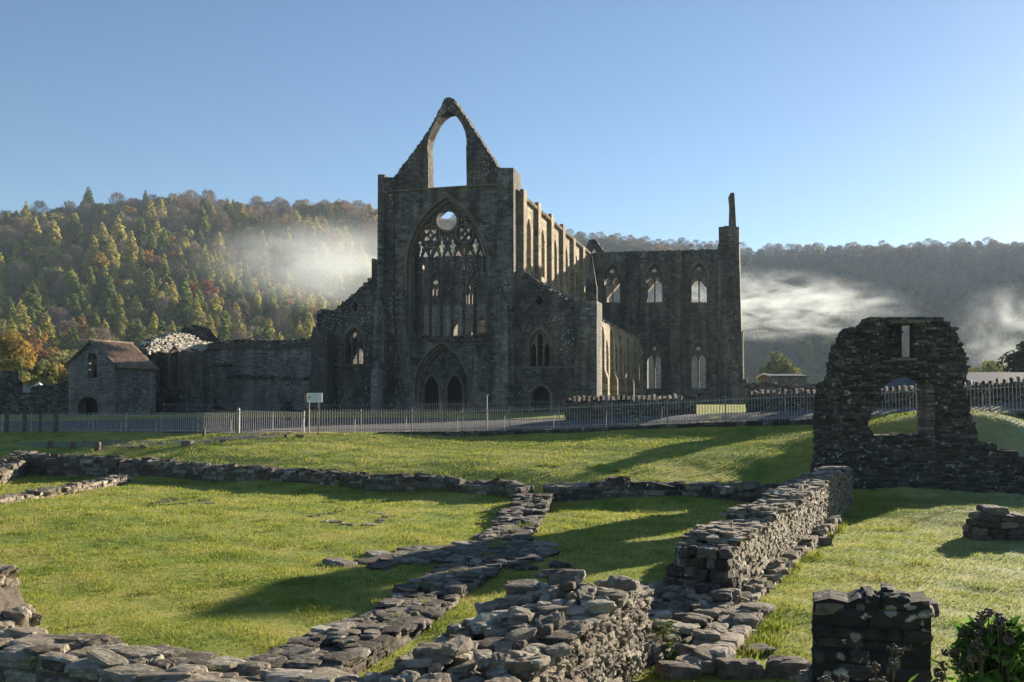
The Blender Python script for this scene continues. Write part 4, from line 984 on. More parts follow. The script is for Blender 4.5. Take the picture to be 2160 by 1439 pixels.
def prof(*kv):
    ks, vs = zip(*kv); ph = rng.uniform(0, 6, 3)
    return lambda t: float(np.interp(t, ks, vs)) + .03 * math.sin(t * 37 + ph[0]) + .02 * math.sin(t * 83 + ph[1])
# frame for upright ruins: origin, turn, picture -> (u, z)
class Frame:
    def __init__(s, o, th): s.o = np.array((o[0], o[1], 0.)); s.s = np.array((math.cos(th), -math.sin(th), 0)); s.e = np.array((math.sin(th), math.cos(th), 0)); s.th = th
    def a(s, px, py, v=0.):
        r = ray(px, py); o = np.array((0, 0, EYE)) - s.o; t = (v - o @ s.e) / (r @ s.e); p = o + r * t; return (p @ s.s, p[2])
    def aa(s, pts, v=0.): return [s.a(x, y, v) for x, y in pts]
def edge_dist(loops, a, z):
    d = np.full(np.shape(a), 9.)
    for lp in loops:
        for (x1, y1), (x2, y2) in zip(lp, lp[1:] + lp[:1]):
            L2 = (x2 - x1) ** 2 + (y2 - y1) ** 2 + 1e-9; t = np.clip(((a - x1) * (x2 - x1) + (z - y1) * (y2 - y1)) / L2, 0, 1)
            d = np.minimum(d, np.hypot(a - x1 - t * (x2 - x1), z - y1 - t * (y2 - y1)))
    return d
def stone_face(mb, loops, v0, v1, sL, sH, mat=0, fine=False, core=1, relief=.03, edge=.3, inset=.07, jit=.09, yaw=.04, trim=.75, fill=.96):
    """upright ruin laid stone by stone: loops in (u, z), from depth v0 to v1, in its own frame"""
    o = np.array(loops[0]); mn = o.min(0); mx = o.max(0); C, Hh = [], []
    for side in (0, 1):
        z = mn[1]
        while z < mx[1]:
            hgt = sH * rng.uniform(.65, 1.4); a = mn[0] - rng.uniform(0, sL)
            while a < mx[0]:
                l = sL * rng.uniform(.4, 1.6); C.append((a + l / 2, side, z + hgt / 2)); Hh.append((l / 2 * fill, 0, hgt / 2 * (rng.uniform(.8, .97) if fill < .97 else .985))); a += l
            z += hgt
    C = np.array(C); Hh = np.array(Hh); ok = inside(loops, C[:, 0], C[:, 2]) & inside(loops[1:], C[:, 0] - Hh[:, 0] * .85, C[:, 2]).__invert__() & inside(loops[1:], C[:, 0] + Hh[:, 0] * .85, C[:, 2]).__invert__() & inside(loops[1:], C[:, 0], C[:, 2] + Hh[:, 2]).__invert__(); C, Hh = C[ok], Hh[ok]; ed = edge_dist(loops, C[:, 0], C[:, 2])
    for sg in (-1, 1):                              # cut stones at the outline
        cut = trim
        for f_ in (1., .75, .5, .25):
            bad = ~inside(loops, C[:, 0] + sg * Hh[:, 0] * f_, C[:, 2])
            nw = Hh[:, 0] * (1 + f_ - .25) / 2; sel = bad & (rng.uniform(0, 1, len(C)) < cut)
            C[:, 0] = np.where(sel, C[:, 0] - sg * (Hh[:, 0] - nw), C[:, 0]); Hh[:, 0] = np.where(sel, nw, Hh[:, 0])
    dep = rng.uniform(.12, .18, len(C)); side = C[:, 1].copy(); T = v1 - v0
    out = rng.normal(0, relief, len(C)); cen = C.copy()
    cen[:, 1] = np.where(side == 0, v0 + dep - out, v1 - dep + out); Hh[:, 1] = dep
    stones(mb, cen, Hh, rng.normal(0, yaw, len(C)), yaw * .75, mat, None, fine, jit)
    e_ = (ed < edge) & (side == 0)
    for k_ in np.linspace(.3, T - .3, max(1, int(T / .34))):
        c2 = C[e_].copy(); c2[:, 1] = v0 + k_ + rng.normal(0, .05, len(c2)); c2[:, 0] += rng.normal(0, .06, len(c2)); h2 = Hh[e_].copy(); h2[:, 1] = .19
        stones(mb, c2, h2, rng.normal(0, .08, len(c2)), .05, mat, None, fine, .12)
    slab(mb, loops, v0 + inset, v1 - inset, 'v', core, .2)

# ------------------------------------------------------------------ the ruined gable with the open window
RF_ = Frame((10.5, 34.0), R(5.))
ro = empty('ruined_gable', (10.5, 34.0, 0), -RF_.th, label='black broken end wall with a slit opening high up over a large ragged window hole', cat='ruin')
out_ = [(1722, 1052), (1722, 992), (1732, 960), (1730, 900), (1734, 830), (1738, 806), (1756, 798), (1760, 786), (1757, 770), (1764, 742), (1772, 722), (1784, 705), (1790, 690), (1812, 688), (1832, 676), (1838, 668), (1866, 667), (1874, 670)]
out_ = rag(out_, 3.2, 8, True) + [(1980, 669)] + rag([(1980, 669), (1996, 675), (2012, 690), (2020, 706), (2030, 735), (2038, 760), (2046, 775), (2034, 792), (2036, 812), (2046, 850), (2050, 880), (2064, 912), (2068, 934)], 3.6, 7, True) + [(2104, 938), (2106, 950), (2150, 952), (2150, 968), (2190, 970), (2190, 985), (2260, 985), (2260, 1060)]
h_up = [(1874, 684), (1929, 680), (1929, 757), (1874, 757)]
h_back = [RF_.a(1903, 679, .58), RF_.a(1927, 679, 1.15), RF_.a(1927, 754, 1.15), RF_.a(1903, 754, .58)]
h_bw = None
h_win = rag([(1845, 918), (1832, 898), (1836, 880), (1852, 862), (1858, 850), (1866, 838), (1858, 822), (1874, 808), (1896, 796), (1912, 793)], 2.6, 6) + [(1935, 794), (1955, 800), (1975, 815), (1975, 916)] + rag([(1975, 916), (1942, 918), (1925, 922), (1900, 914), (1880, 920)], 2, 8)[1:]
lo = [RF_.aa(out_), RF_.aa(h_up), RF_.aa(h_win)]
mb = MB(); stone_face(mb, lo, 0, .62, .25, .075, relief=.03, edge=.26, fill=.985); stone_face(mb, [lo[0], h_back, lo[2]], .56, 1.15, .3, .085, relief=.035, edge=.26)
mb.build('wall', [M['rubd'], M['mortard']], ro)
mb = MB(); a0, z0 = RF_.a(1901, 682); a1, z1 = RF_.a(1930, 677); mb.box(((a0 + a1) / 2, .55, z1 - .02), (.55, .58, .06), 0, 0, .6); a0, z0 = RF_.a(1880, 758); a1, _ = RF_.a(1935, 758); mb.box(((a0 + a1) / 2, .45, z0), ((a1 - a0) / 2, .5, .04), 0, 0, .7)
mb.build('stone_lintel', M['rub'], ro)
mb = MB(); q = [(1944, 800), (1975, 815), (1975, 914), (1944, 918)]
a0, z0 = RF_.a(1945, 916, .6); a1, z1 = RF_.a(1945, 806, .6)
C, Hh = [], []; z = z0
while z < z1:
    hg = rng.uniform(.12, .2); C.append((a0 + .2, .62, z + hg / 2)); Hh.append((.2, .5, hg / 2 * .96)); z += hg
stones(mb, C, Hh, 0., .01, 0, rng.uniform(.45, .8, len(C)), False, .03); mb.build('window_jamb', M['rub'], ro)


# ------------------------------------------------------------------ low ruins of the courtyard
def zero(px, py, z=0.): q = ray(px, py); t = (z - EYE) / q[2]; return np.array((q[0] * t, q[1] * t))
e1 = np.array((.373, .928)); n1 = np.array((-.928, .373))
fr = np.array((1.63, 11.8)); a = fr - e1 * 6.6 + n1 * .72; c = fr + n1 * .72
wall_run('foreground_wall', [a, c], 1.42, prof((0, .78), (.35, .82), (.62, .9), (.8, .97), (.9, .92), (1, .84)), (.19, .078), 'rubl', True, cap=1.25, capL=.25, slope=.16, crown=.17, base=0., caph=1.1,
         label='thick sunlit rubble wall stub with loose stones heaped along its top', cat='ruin')
mb = MB(); C = [(.62, 11.35, 1.06), (.45, 11.5, 1.08), (1.22, 11.2, 1.02), (.15, 11.0, 1.0)]
stones(mb, C, [(.2, .14, .09), (.2, .15, .05), (.15, .11, .08), (.2, .12, .06)], [.2, -.2, .5, .1], .12, 0, np.array((.6, .45, .7, .55)), True, .2)
o = mb.build('cap_stone', M['rub']); o.data.name = 'cap_stone'; o.parent = bpy.data.objects['foreground_wall']
rub_p = bpy.data.objects['foreground_wall']
wall_run('low_footing', [(1.05, 12.0), (2.75, 15.0)], 1.35, prof((0, .2), (.3, .14), (.7, .2), (1, .3)), (.26, .1), 'rubl', True, cap=.8, base=0., capt=.07, caph=.7, label='ankle high stone footing filling the gap between two taller wall stubs', cat='ruin')
wall_run('stepped_footing', [(2.05, 11.3), (3.45, 14.6)], .5, prof((0, .12), (1, .14)), (.4, .13), 'rubl', True, cap=.8, base=0., label='narrow kerb of stepped stones at the foot of the ankle high footing beside frosty grass', cat='ruin')
w2 = [np.array((3.26, 14.9)) + np.array((-.913, .415)) * .42 + np.array((.415, .91)) * k_ for k_ in (0, 11.6, 17.)]
wall_run('cross_wall', w2, .84, prof((0, .86), (.02, .98), (.2, .92), (.22, 1.04), (.38, .98), (.4, 1.08), (.6, 1.12), (.8, 1.12), (1, 1.1)), (.2, .068), 'rubl', False, cap=1.7, capL=.26, base=0., crown=.06, capt=.06, caph=.8, label='long shoulder high rubble wall running away to the black ruined gable', cat='ruin')
mb = MB(); C, Hh = [], []                                    # ruined, stepped near end of that wall
for i in range(6):
    for j in range(7 - int(i * .55)):
        s_ = .1 + .155 * j; q = np.array((3.26, 14.9)) + np.array((-.913, .415)) * (s_ * 1.0 + rng.uniform(-.04, .04)) + np.array((.415, .91)) * (-.12 + .1 * i * 0 + rng.uniform(-.0, .1))
        C.append((q[0], q[1], .05 + i * .155)); Hh.append((.1, .17, .075))
for i in range(60):
    s_ = rng.uniform(0, 1.5); q = np.array((3.26, 14.9)) + np.array((-.913, .415)) * s_ + np.array((.415, .91)) * rng.uniform(-.6, .3); C.append((q[0], q[1], .1 + max(0, .35 - s_ * .2) * rng.uniform(0, 1))); Hh.append((.15, .12, .06))
stones(mb, C, Hh, rng.normal(-.42, .25, len(C)), .08, 0, None, True, .12)
mb.build('broken_wall_end', M['rubd'], bpy.data.objects['cross_wall'])
wall_run('plinth_course', [np.array((3.26, 14.9)) + np.array((.913, -.415)) * .1 + np.array((.415, .91)) * k_ for k_ in (-.2, 11.4)], .3, prof((0, .16), (1, .2)), (.3, .1), 'rubl', False, cap=.8, base=0., parent=bpy.data.objects['cross_wall'])
fr3 = [zero(55, 1000), zero(180, 1005), zero(400, 1012), zero(760, 1034), zero(1100, 1054)]
w3 = [p + np.array((.12, .42)) for p in fr3]
wall_run('retaining_wall', w3, .95, prof((0, .8), (.1, .72), (.3, .62), (.42, .5), (.7, .46), (.85, .44), (1, .36)), (.5, .17), 'rub', False, cap=1.3, base=0., crown=.1, label='long low ruined wall holding up the lawn, running to the far corner stub', cat='ruin')
w3b = [zero(1150, 1057) + np.array((.1, .4)), zero(1380, 1061) + np.array((.1, .4)), zero(1625, 1064) + np.array((.1, .4))]
wall_run('retaining_wall', w3b, .9, prof((0, .38), (.25, .46), (.32, .62), (.38, .5), (.5, .44), (1, .5)), (.46, .16), 'rub', False, cap=1.5, base=0., crown=.1, label='short low ruined wall of larger stones meeting the shoulder high wall', cat='ruin')
wall_run('diagonal_footing', [(-2.55, 10.1), (-1.55, 14.), (-.4, 20.3), (.75, 31.)], 1.05, prof((0, .24), (.2, .16), (.45, .09), (.6, .06), (.8, .14), (1, .3)), (.36, .11), 'rub', True, cap=1.5, base=0., capt=.05, capz=.3, caph=.6, label='broad low footing crossing the lawn diagonally, half in shadow', cat='ruin')
mb = MB(); C, Hh = [], []
for _ in range(110):
    t = rng.uniform(); p = zero(800, 1188) * (1 - t) + zero(1135, 1150) * t + rng.normal(0, .35, 2) * (1, 1.5); C.append((p[0], p[1], gz(*p) + .02)); k_ = rng.uniform(.14, .34); Hh.append((k_, k_ * .8, .05))
stones(mb, C, Hh, rng.uniform(0, 3, len(C)), .05, 0, None, False, .15); tag(mb.build('paving_remnant', M['rub']), 'patchy flat paving stones spreading sideways across the diagonal footing', 'paving')
mb = MB(); C, Hh = [], []
for q in ((1000, 1185), (1050, 1178), (1090, 1190), (1020, 1195)):
    p = zero(*q)
    for _ in range(9): C.append((p[0] + rng.normal(0, .35), p[1] + rng.normal(0, .5), gz(*p) + .02)); k_ = rng.uniform(.15, .3); Hh.append((k_, k_ * .7, .06))
stones(mb, C, Hh, rng.uniform(0, 3, len(C)), .06, 0, None, False, .15); tag(mb.build('paving_remnant', M['rubd']), 'sunken dark stones in the shade beside the diagonal footing', 'paving')
mb = MB(); C, Hh = [], []
for (xa, ya), (xb, yb_), n_ in (((655, 1092), (735, 1075), 9), ((690, 1100), (780, 1106), 10), ((775, 1106), (812, 1090), 5), ((735, 1075), (800, 1082), 6)):
    for t in np.linspace(0, 1, n_): p = zero(xa + (xb - xa) * t, ya + (yb_ - ya) * t) + rng.normal(0, .06, 2); C.append((p[0], p[1], gz(*p) - .012)); k_ = rng.uniform(.08, .17); Hh.append((k_, k_ * .5, .04))
stones(mb, C, Hh, rng.uniform(0, 3, len(C)), .04, 0, None, False, .15); tag(mb.build('paving_remnant', M['rubl']), 'thin outline of flush stones in the middle of the sunlit lawn', 'paving')
mb = MB(); C, Hh = [], []
for _ in range(26): p = zero(rng.uniform(320, 440), rng.uniform(1048, 1062)); C.append((p[0], p[1], gz(*p) - .012)); k_ = rng.uniform(.1, .22); Hh.append((k_, k_ * .5, .036))
stones(mb, C, Hh, rng.uniform(0, 3, len(C)), .04, 0, None, False, .15); tag(mb.build('paving_remnant', M['rub']), 'faint patch of sunken stones at the far side of the sunlit lawn', 'paving')
wall_run('front_footing', [(-6.9, 12.0), (-4.5, 10.9), (-2.3, 9.65), (-1.3, 9.0)], 1.05, prof((0, .34), (.4, .38), (.7, .36), (1, .4)), (.44, .14), 'rubl', True, cap=1.3, base=0., slope=.04, capt=.05, capz=.25, caph=.6, label='low front wall of flat worn slabs along the bottom left of the lawn', cat='ruin')
wall_run('rubble_heap', [(-2.1, 8.9), (-.75, 8.3), (-.2, 7.6)], 1.5, prof((0, .3), (.4, .5), (.75, .62), (1, .6)), (.24, .1), 'rub', True, cap=1.6, base=0., crown=.14, label='jumble of loose grey stones where the front wall meets the thick stub', cat='rubble')
wall_run('wall_stub', [(-7.6, 12.5), (-5.95, 12.1)], .75, prof((0, 1.05), (.78, 1.02), (.88, .55), (1, .42)), (.34, .14), 'rubl', True, cap=1., base=0., label='sunlit wall stub stepping down at the left edge of the lawn', cat='ruin')
wall_run('thin_footing', [(-15.9, 22.), (-15.5, 30.), (-15.3, 39.6)], .55, prof((0, .2), (1, .2)), (.34, .1), 'rubl', False, cap=1.4, base=0., label='thin pale line of footing stones at the far left of the lawn', cat='ruin')
wall_run('corner_wall', [(-22.7, 46.6), (-21.2, 42.), (-19.9, 37.4), (-19.4, 35.)], .95, prof((0, .8), (.3, .62), (.5, .45), (1, .32)), (.44, .16), 'rub', False, cap=1.3, base=0., label='short stepped wall turning towards us from the far corner stub', cat='ruin')
RB = Frame((2.86, 9.0), R(17.))
rb = empty('masonry_block', (2.86, 9.0, 0), -RB.th, label='squared black masonry block blotched with pale lichen beside the ivy', cat='ruin')
lp = [RB.aa([(1714, 1570), (1714, 1300), (1717, 1270), (1752, 1263), (1790, 1272), (1812, 1262), (1850, 1268), (1880, 1263), (1920, 1272), (1960, 1268), (1965, 1300), (1963, 1570)])]
mb = MB(); stone_face(mb, lp, 0, .5, .3, .13, fine=True, relief=.003, edge=.2, inset=.02, jit=.035, yaw=.006, trim=1., fill=.975); mb.build('wall', [M['lichen'], M['lichen']], rb)
mb = MB(); C, Hh = [], []
for x, w in ((-.02, .13), (.19, .1), (.38, .11), (.57, .11), (.75, .09)):
    C.append((x, .17, 1.17 + rng.uniform(-.02, .03))); Hh.append((w, .15, .05)); C.append((x + .05, .4, 1.17 + rng.uniform(-.02, .04))); Hh.append((w, .16, .06))
stones(mb, C, Hh, rng.normal(0, .12, len(C)), .06, 0, None, True, .12); mb.build('cap_stone', M['rub'], rb)
mb = MB(); C, Hh = [], []
for x, y, z, s_ in ((-.2, .34, .42, .12), (-.22, .3, .25, .14), (-.27, .35, .1, .17), (-.45, .3, .08, .18)): C.append((x, y, z)); Hh.append((s_, s_, .09))
stones(mb, C, Hh, rng.normal(0, .2, len(C)), .05, 0, None, True); mb.build('toothing_stone', M['rub'], rb)
for k_, (px, py, w, h, txt) in enumerate(((1665, 1425, .23, .13, 'low dark boulder butting against the squared black block'), (1560, 1425, .24, .12, 'flat topped boulder half sunk in grass, second from the squared black block'),
        (1480, 1415, .17, .1, 'small upright stone at the corner of the stepped kerb'), (1430, 1428, .22, .1, 'flat brown slab lying at the bottom end of the stepped kerb'), (1600, 1376, .16, .06, 'thin slab lying alone on the lawn left of the squared black block'),
        (1735, 1149, .16, .11, 'dark hummock of stone on the frosty lawn beside the long wall'), (1569, 1250, .12, .13, 'pointed brown stone leaning at the foot of the long wall'))):
    p = zero(px, py); mb = MB(); stones(mb, [(p[0], p[1], h * .4)], [(w, w * .7, h)], [rng.uniform(-.5, .5)], .08, 0, np.array((.5,)), True, .14); tag(mb.build('loose_stone', M['rub']), txt, 'stone')
RC = Frame((10.25, 22.2), R(4))
rc = empty('stone_pile', (10.25, 22.2, 0), -RC.th, label='knee high stepped pile of blocks alone on the right of the frosty lawn', cat='ruin')
mb = MB(); C, Hh = [], []
for i, (x0, x1) in enumerate(((0, 1.5), (.02, 1.5), (.08, 1.4), (.14, .95), (.32, .62))):
    x = x0
    while x < x1:
        l = rng.uniform(.22, .45)
        for y in (.12, .42, .7): C.append((x + l / 2, y, .06 + i * .15)); Hh.append((l / 2, .16, .075))
        x += l
stones(mb, C, Hh, rng.normal(0, .06, len(C)), .03, 0, None, True, .08); mb.build('blocks', M['rub'], rc)

# ------------------------------------------------------------------ left: gatehouse, ruined range, boundary wall
GB = Frame((P(243, 870, 77)[0], 77.), R(24.))
gh = empty('gatehouse', (GB.o[0], GB.o[1], 0), -GB.th, label='small gabled stone building with a clay tiled roof, twin lancets and an arched doorway', cat='building')
lan = [(184, 797), (185, 752), (190, 745), (200, 746), (204, 754), (204, 797)]; dor = arch(165, 208, 858, 839, 880)
gab = [(145, 882), (145, 769), (193, 722), (243, 770), (243, 882)]
mb = MB(); slab(mb, [GB.aa([(145, 882), (145, 769), (193, 722), (243, 770), (243, 882), (208, 882)] + dor[::-1][1:-1] + [(165, 882)]), GB.aa(lan)], 0, .8)
ul = GB.a(145, 800)[0]; ze = GB.a(243, 771)[1]; zr = GB.a(193, 722)[1]; um = GB.a(193, 722)[0]
mb.box((-.42, 2.2, (ze + 1.5) / 2), (.4, 1.397, (ze - 1.5) / 2)); mb.box((ul + .42, 2.2, (ze + 1.5) / 2), (.4, 1.397, (ze - 1.5) / 2)); mb.box((um, 4., (ze + 1.5) / 2), ((-ul) / 2, .4, (ze - 1.5) / 2 - .01))
mb.build('wall', M['range'], gh, recalc=True)
def gslope(ua, za, ub, zb, name, parent, y0, y1, matl, th=.14):
    mb = MB(); n = int((y1 - y0) / .24); d = np.array((ub - ua, zb - za)); d /= np.linalg.norm(d); nn = np.array((-d[1], d[0])); nn = nn if nn[1] > 0 else -nn
    mb.add([(ua, y0, za), (ub, y0, zb), (ub, y1, zb), (ua, y1, za), (ua + nn[0] * .06, y0, za + nn[1] * .06), (ub + nn[0] * .06, y0, zb + nn[1] * .06), (ub + nn[0] * .06, y1, zb + nn[1] * .06), (ua + nn[0] * .06, y1, za + nn[1] * .06)],
           np.array([(0, 1, 2, 3), (4, 5, 6, 7), (0, 1, 5, 4), (1, 2, 6, 5), (2, 3, 7, 6), (3, 0, 4, 7)]))
    for i in range(n):                         # rolls of the pantiles
        y = y0 + .12 + i * .24; a_ = np.array((ua + nn[0] * .06, y, za + nn[1] * .06)); b_ = np.array((ub + nn[0] * .06, y, zb + nn[1] * .06)); mb.tube([a_, b_], .075, 6, 0, rng.uniform(0, 1))
    return mb.build(name, matl, parent)
rf = gslope(um, zr + .05, .25, ze - .22, 'roof', gh, .02, 4.3, M['tile']); gslope(um, zr + .05, ul - .25, ze - .22, 'roof', gh, .02, 4.3, M['tile'])
mb = MB(); mb.tube([(um, -.02, zr + .12), (um, 4.3, zr + .12)], .13, 7); mb.build('ridge', M['tile'], rf)
mb = MB(); a_, z0 = GB.a(194, 796, .3); _, z1 = GB.a(194, 745, .3); mb.box((a_, .35, (z0 + z1) / 2), (.09, .1, (z1 - z0) / 2)); mb.build('mullion', M['dress'], gh)
mb = MB()
for (x0, y0), (x1, y1) in (((143, 771), (193, 721)), ((193, 721), (246, 772))):
    a0, z0 = GB.a(x0, y0); a1, z1 = GB.a(x1, y1); mb.beam((a0, -.1, z0 + .08), (a1, -.1, z1 + .08), .22, .16)
mb.build('gable_coping', M['dress'], gh)
mb = MB(); slab(mb, [GB.aa(scalepoly(dor, 1.03), .9)], .85, .95); slab(mb, [GB.aa(scalepoly(lan, 1.05), .9)], .85, .95); mb.build('interior_shade_panel', M['void'], gh, recalc=True)  # near-black sheets behind door and lancets, shade painted as colour
mb = MB(); slab(mb, [GB.aa([(162, 880)] + arch(162, 211, 858, 835, 880)[1:-1] + [(211, 880), (207.5, 880)] + arch(165.5, 207.5, 858, 839.5, 880)[::-1][1:-1] + [(165.5, 880)])], -.06, -.003); mb.build('door_arch', M['dress'], gh, recalc=True)

rg = empty('ruined_range', tuple(AO), -TH, label='long roofless range wall between the small gabled building and the church', cat='ruin')
VR = -1.2
topl = rag([(436, 735), (446, 722), (480, 720), (520, 719), (560, 722), (600, 722), (630, 718), (648, 716), (664, 716)], 1.6, 5, True)
dr1 = rag([(590, 882), (592, 862), (600, 850), (607, 845), (614, 850), (620, 862), (622, 882)], .8, 5)
dr2 = [(392, 882), (394, 858), (404, 850), (424, 850), (428, 838), (442, 832), (452, 842), (466, 856), (478, 866), (480, 882)]
mb = MB(); slab(mb, [AA([(380, 882), (380, 735)] + topl + [(668, 716), (690, 800), (690, 882), (622, 882)] + dr1[::-1][1:-1] + [(590, 882), (480, 882)] + dr2[::-1][1:-1] + [(392, 882)], VR)], VR, VR + 1.1); mb.build('wall', M['range'], rg, recalc=True)
mb = MB(); slab(mb, [AA([(440, 737), (446, 724), (560, 724), (600, 725), (664, 718), (664, 730), (600, 737), (520, 736), (450, 738)], VR)], VR - .12, VR - .003); chips(mb, AA(topl, VR), VR - .15, VR + 1.1, size=.24, dens=6); mb.build('wall_capping', M['rubd'], rg, recalc=True)
mb = MB()
for pts_ in ([(450, 770), (490, 769)], [(480, 794), (520, 793), (582, 796)], [(590, 797), (660, 799)]):
    l_ = AA(pts_, VR); chips(mb, l_, VR - .22, VR + .02, size=.2, dens=8)
mb.build('broken_ledge', M['rubd'], rg)
mb = MB(); slab(mb, [AA([(590, 884), (590, 840), (625, 840), (625, 884)], VR + 1)], VR + 1.15, VR + 1.2); slab(mb, [AA([(388, 884), (388, 828), (484, 828), (484, 884)], VR + 1)], VR + 1.15, VR + 1.2); mb.build('interior_shade_panel', M['void'], rg, recalc=True)  # dark sheets painting the shade inside the range's openings
# tall corner of the range against the church
mb = MB(); slab(mb, [AA([(648, 882), (652, 800), (658, 770), (656, 712), (660, 690), (668, 690), (676, 700), (690, 700), (690, 882)], -2)], -2., -.56); chips(mb, AA([(655, 800), (656, 712), (660, 690)], -2), -2.1, -.6, size=.22, dens=5); mb.build('broken_corner', M['rubd'], rg, recalc=True)
dm = empty('ruined_turret', tuple(AO), -TH, label='rounded rubble stump with its pale top in sunlight, next to the clay tiled roof', cat='ruin')
VD = -8.
dome = rag([(310, 750), (312, 728), (322, 716), (345, 710), (370, 703), (385, 702), (405, 708), (428, 720), (447, 722)], 1.4, 4, True)
arc = arch(345, 364, 875, 838, 884)
mb = MB(); slab(mb, [AA([(308, 884)] + rag([(310, 746), (330, 741), (360, 745), (395, 739), (420, 743)], 1.4, 4, True) + [(425, 760), (424, 884), (372, 884)] + [(372, 850), (362, 834), (352, 834), (344, 850), (344, 884)], VD)], VD, VD + 2.0); mb.build('wall', M['dark'], dm, recalc=True)
mb = MB(); C, Hh = [], []
DF = Frame(P(312, 880, 83.5)[:2], R(-70.))       # this face looks towards the south
lpd = [DF.aa([(312, 748), (312, 730)] + dome[4:] + [(446, 726), (438, 738), (420, 746), (395, 742), (360, 748), (330, 744)])]
dt = empty('x', tuple(DF.o), -DF.th); mb = MB(); stone_face(mb, lpd, 0, 1.0, .34, .15, relief=.05, edge=.4); o = mb.build('sunlit_top', [M['rubp'], M['mortar']], None)  # the sunlit look of this top is partly in its pale colour
o.data.transform(Matrix.Rotation(TH, 4, 'Z') @ Matrix.Translation(Vector(DF.o - AO)) @ Matrix.Rotation(-DF.th, 4, 'Z')); o.parent = dm; bpy.data.objects.remove(dt)
lp2 = [AA(rag([(372, 730), (376, 700), (388, 692), (404, 688), (420, 691), (432, 702), (446, 722), (450, 735)], 1.2, 5, True), VD + 9.5)]
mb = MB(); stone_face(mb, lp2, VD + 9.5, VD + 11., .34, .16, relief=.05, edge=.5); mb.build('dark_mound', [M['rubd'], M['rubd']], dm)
mb = MB(); slab(mb, [AA(arch(362, 387, 755, 730, 820), VD), AA(arch(366, 384, 755, 735, 822), VD)][:1] + [AA(arch(365.5, 384, 755, 735, 818), VD)], VD - .5, VD - .003); mb.build('blocked_arch', M['dress'], dm, recalc=True)
for x0, x1, yt in ((326, 340, 750), (388, 406, 752)):
    mb = MB(); slab(mb, [AA([(x0, 884), (x0 + 2, yt), (x1 - 2, yt - 4), (x1, 884)], VD)], VD - .6, VD - .003); mb.build('pier', M['dark'], dm, recalc=True)
mb = MB(); slab(mb, [AA([(340, 885), (340, 830), (376, 830), (376, 885)], VD + 2)], VD + 2.05, VD + 2.1); mb.build('interior_shade_panel', M['void'], dm, recalc=True)  # dark sheet painting the shade inside the turret's arch
# boundary ruin at the far left
LB = Frame((P(145, 870, 80)[0], 80.), R(10.))
lb = empty('boundary_ruin', (LB.o[0], LB.o[1], 0), -LB.th, label='dark broken boundary wall with a ragged gap at the far left edge', cat='wall')
lpo = [LB.aa([(-260, 890), (-260, 770), (-90, 780)] + rag([(0, 781), (24, 783), (26, 800), (33, 806), (37, 828), (52, 830), (62, 828), (66, 816), (84, 814), (118, 812), (121, 804), (146, 803)], 1.4, 5, True) + [(148, 890)])]
mb = MB(); stone_face(mb, lpo, 0, .8, .42, .16, relief=.05, edge=.3); mb.build('wall', [M['rubd'], M['mortar']], lb)
LC = Frame((P(60, 870, 92)[0], 92.), R(30.))
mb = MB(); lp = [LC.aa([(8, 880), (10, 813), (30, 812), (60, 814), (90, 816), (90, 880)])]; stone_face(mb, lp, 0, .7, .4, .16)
o = mb.build('sunlit_wall', [M['rubp'], M['mortar']], None, loc=tuple(LC.o)); o.rotation_euler = (0, 0, -LC.th); tag(o, 'sunlit pale wall seen through the gap of the dark boundary wall', 'wall')  # same pale stone, sunlight put into its colour
p = P(82, 817, 120); mb = MB(); w = .65
mb.add([(-w, -w, 0), (w, -w, 0), (w, w, 0), (-w, w, 0), (0, 0, .62), (-w, -w, -2.2), (w, -w, -2.2), (w, w, -2.2), (-w, w, -2.2)], [(0, 1, 4), (1, 2, 4), (2, 3, 4), (3, 0, 4), (0, 5, 6, 1), (1, 6, 7, 2), (2, 7, 8, 3), (3, 8, 5, 0)])
tag(mb.build('small_tent', M['white'], None, loc=(p[0], p[1], p[2])), 'peak of a small white tent showing over the broken boundary wall', 'tent')

# ------------------------------------------------------------------ railings, gate, sign, posts
def at_path(pts, s):
    pts = np.array(pts); seg = np.linalg.norm(np.diff(pts, axis=0), axis=1); cum = np.r_[0, np.cumsum(seg)]
    return np.array([np.interp(s, cum, pts[:, k]) for k in range(3)]), cum[-1]
def railing(name, pts, h, label, group=None, sp=.135, bay=2.7, matl='rail', brace=True, pw=.022, plain_ends=True):
    _, L = at_path(pts, 0); root = empty(name, tuple(at_path(pts, 0)[0]), 0, label=label, cat='fence', group=group); o0 = np.array(root.location)
    nb = max(1, round(L / bay)); bl = L / nb
    for i in range(nb + 1):
        p = at_path(pts, i * bl)[0] - o0; mb = MB(); mb.box((p[0], p[1], p[2] + h / 2), (.028, .028, h / 2 + .03))
        if brace:
            d = at_path(pts, min(i * bl + .3, L))[0] - at_path(pts, i * bl - .3)[0]; d[2] = 0; d /= np.linalg.norm(d); s_ = p - d * .3 + np.array((-.02, -.12, 0))
            mb.tube([s_, s_ + np.array((.03, .0, h * .62)), p + np.array((0, 0, h * .92))], .02, 5)
        mb.build('post', M[matl], root)
    for i in range(nb):
        mb = MB(); a = at_path(pts, i * bl)[0] - o0; c = at_path(pts, (i + 1) * bl)[0] - o0
        for zz in (.14, h - .16): mb.beam(a + (0, 0, zz), c + (0, 0, zz), .012, .035)
        n = int(bl / sp)
        for k_ in range(1, n):
            p = at_path(pts, i * bl + bl * k_ / n)[0] - o0; p = p + np.array((0, 0, rng.normal(0, .008))); mb.beam(p + (0, 0, .03), p + (0, 0, h), pw, pw, 0, rng.uniform())
        mb.build('picket_panel', M[matl], root)
    return root
onto = lambda x, y, dz=.0: np.array((x, y, gz(x, y) + dz))
fl = [onto(*P(px, py, d)[:2]) for px, py, d in ((-330, 909, 66), (0, 911, 62), (250, 912, 57.5), (498, 913, 54))]
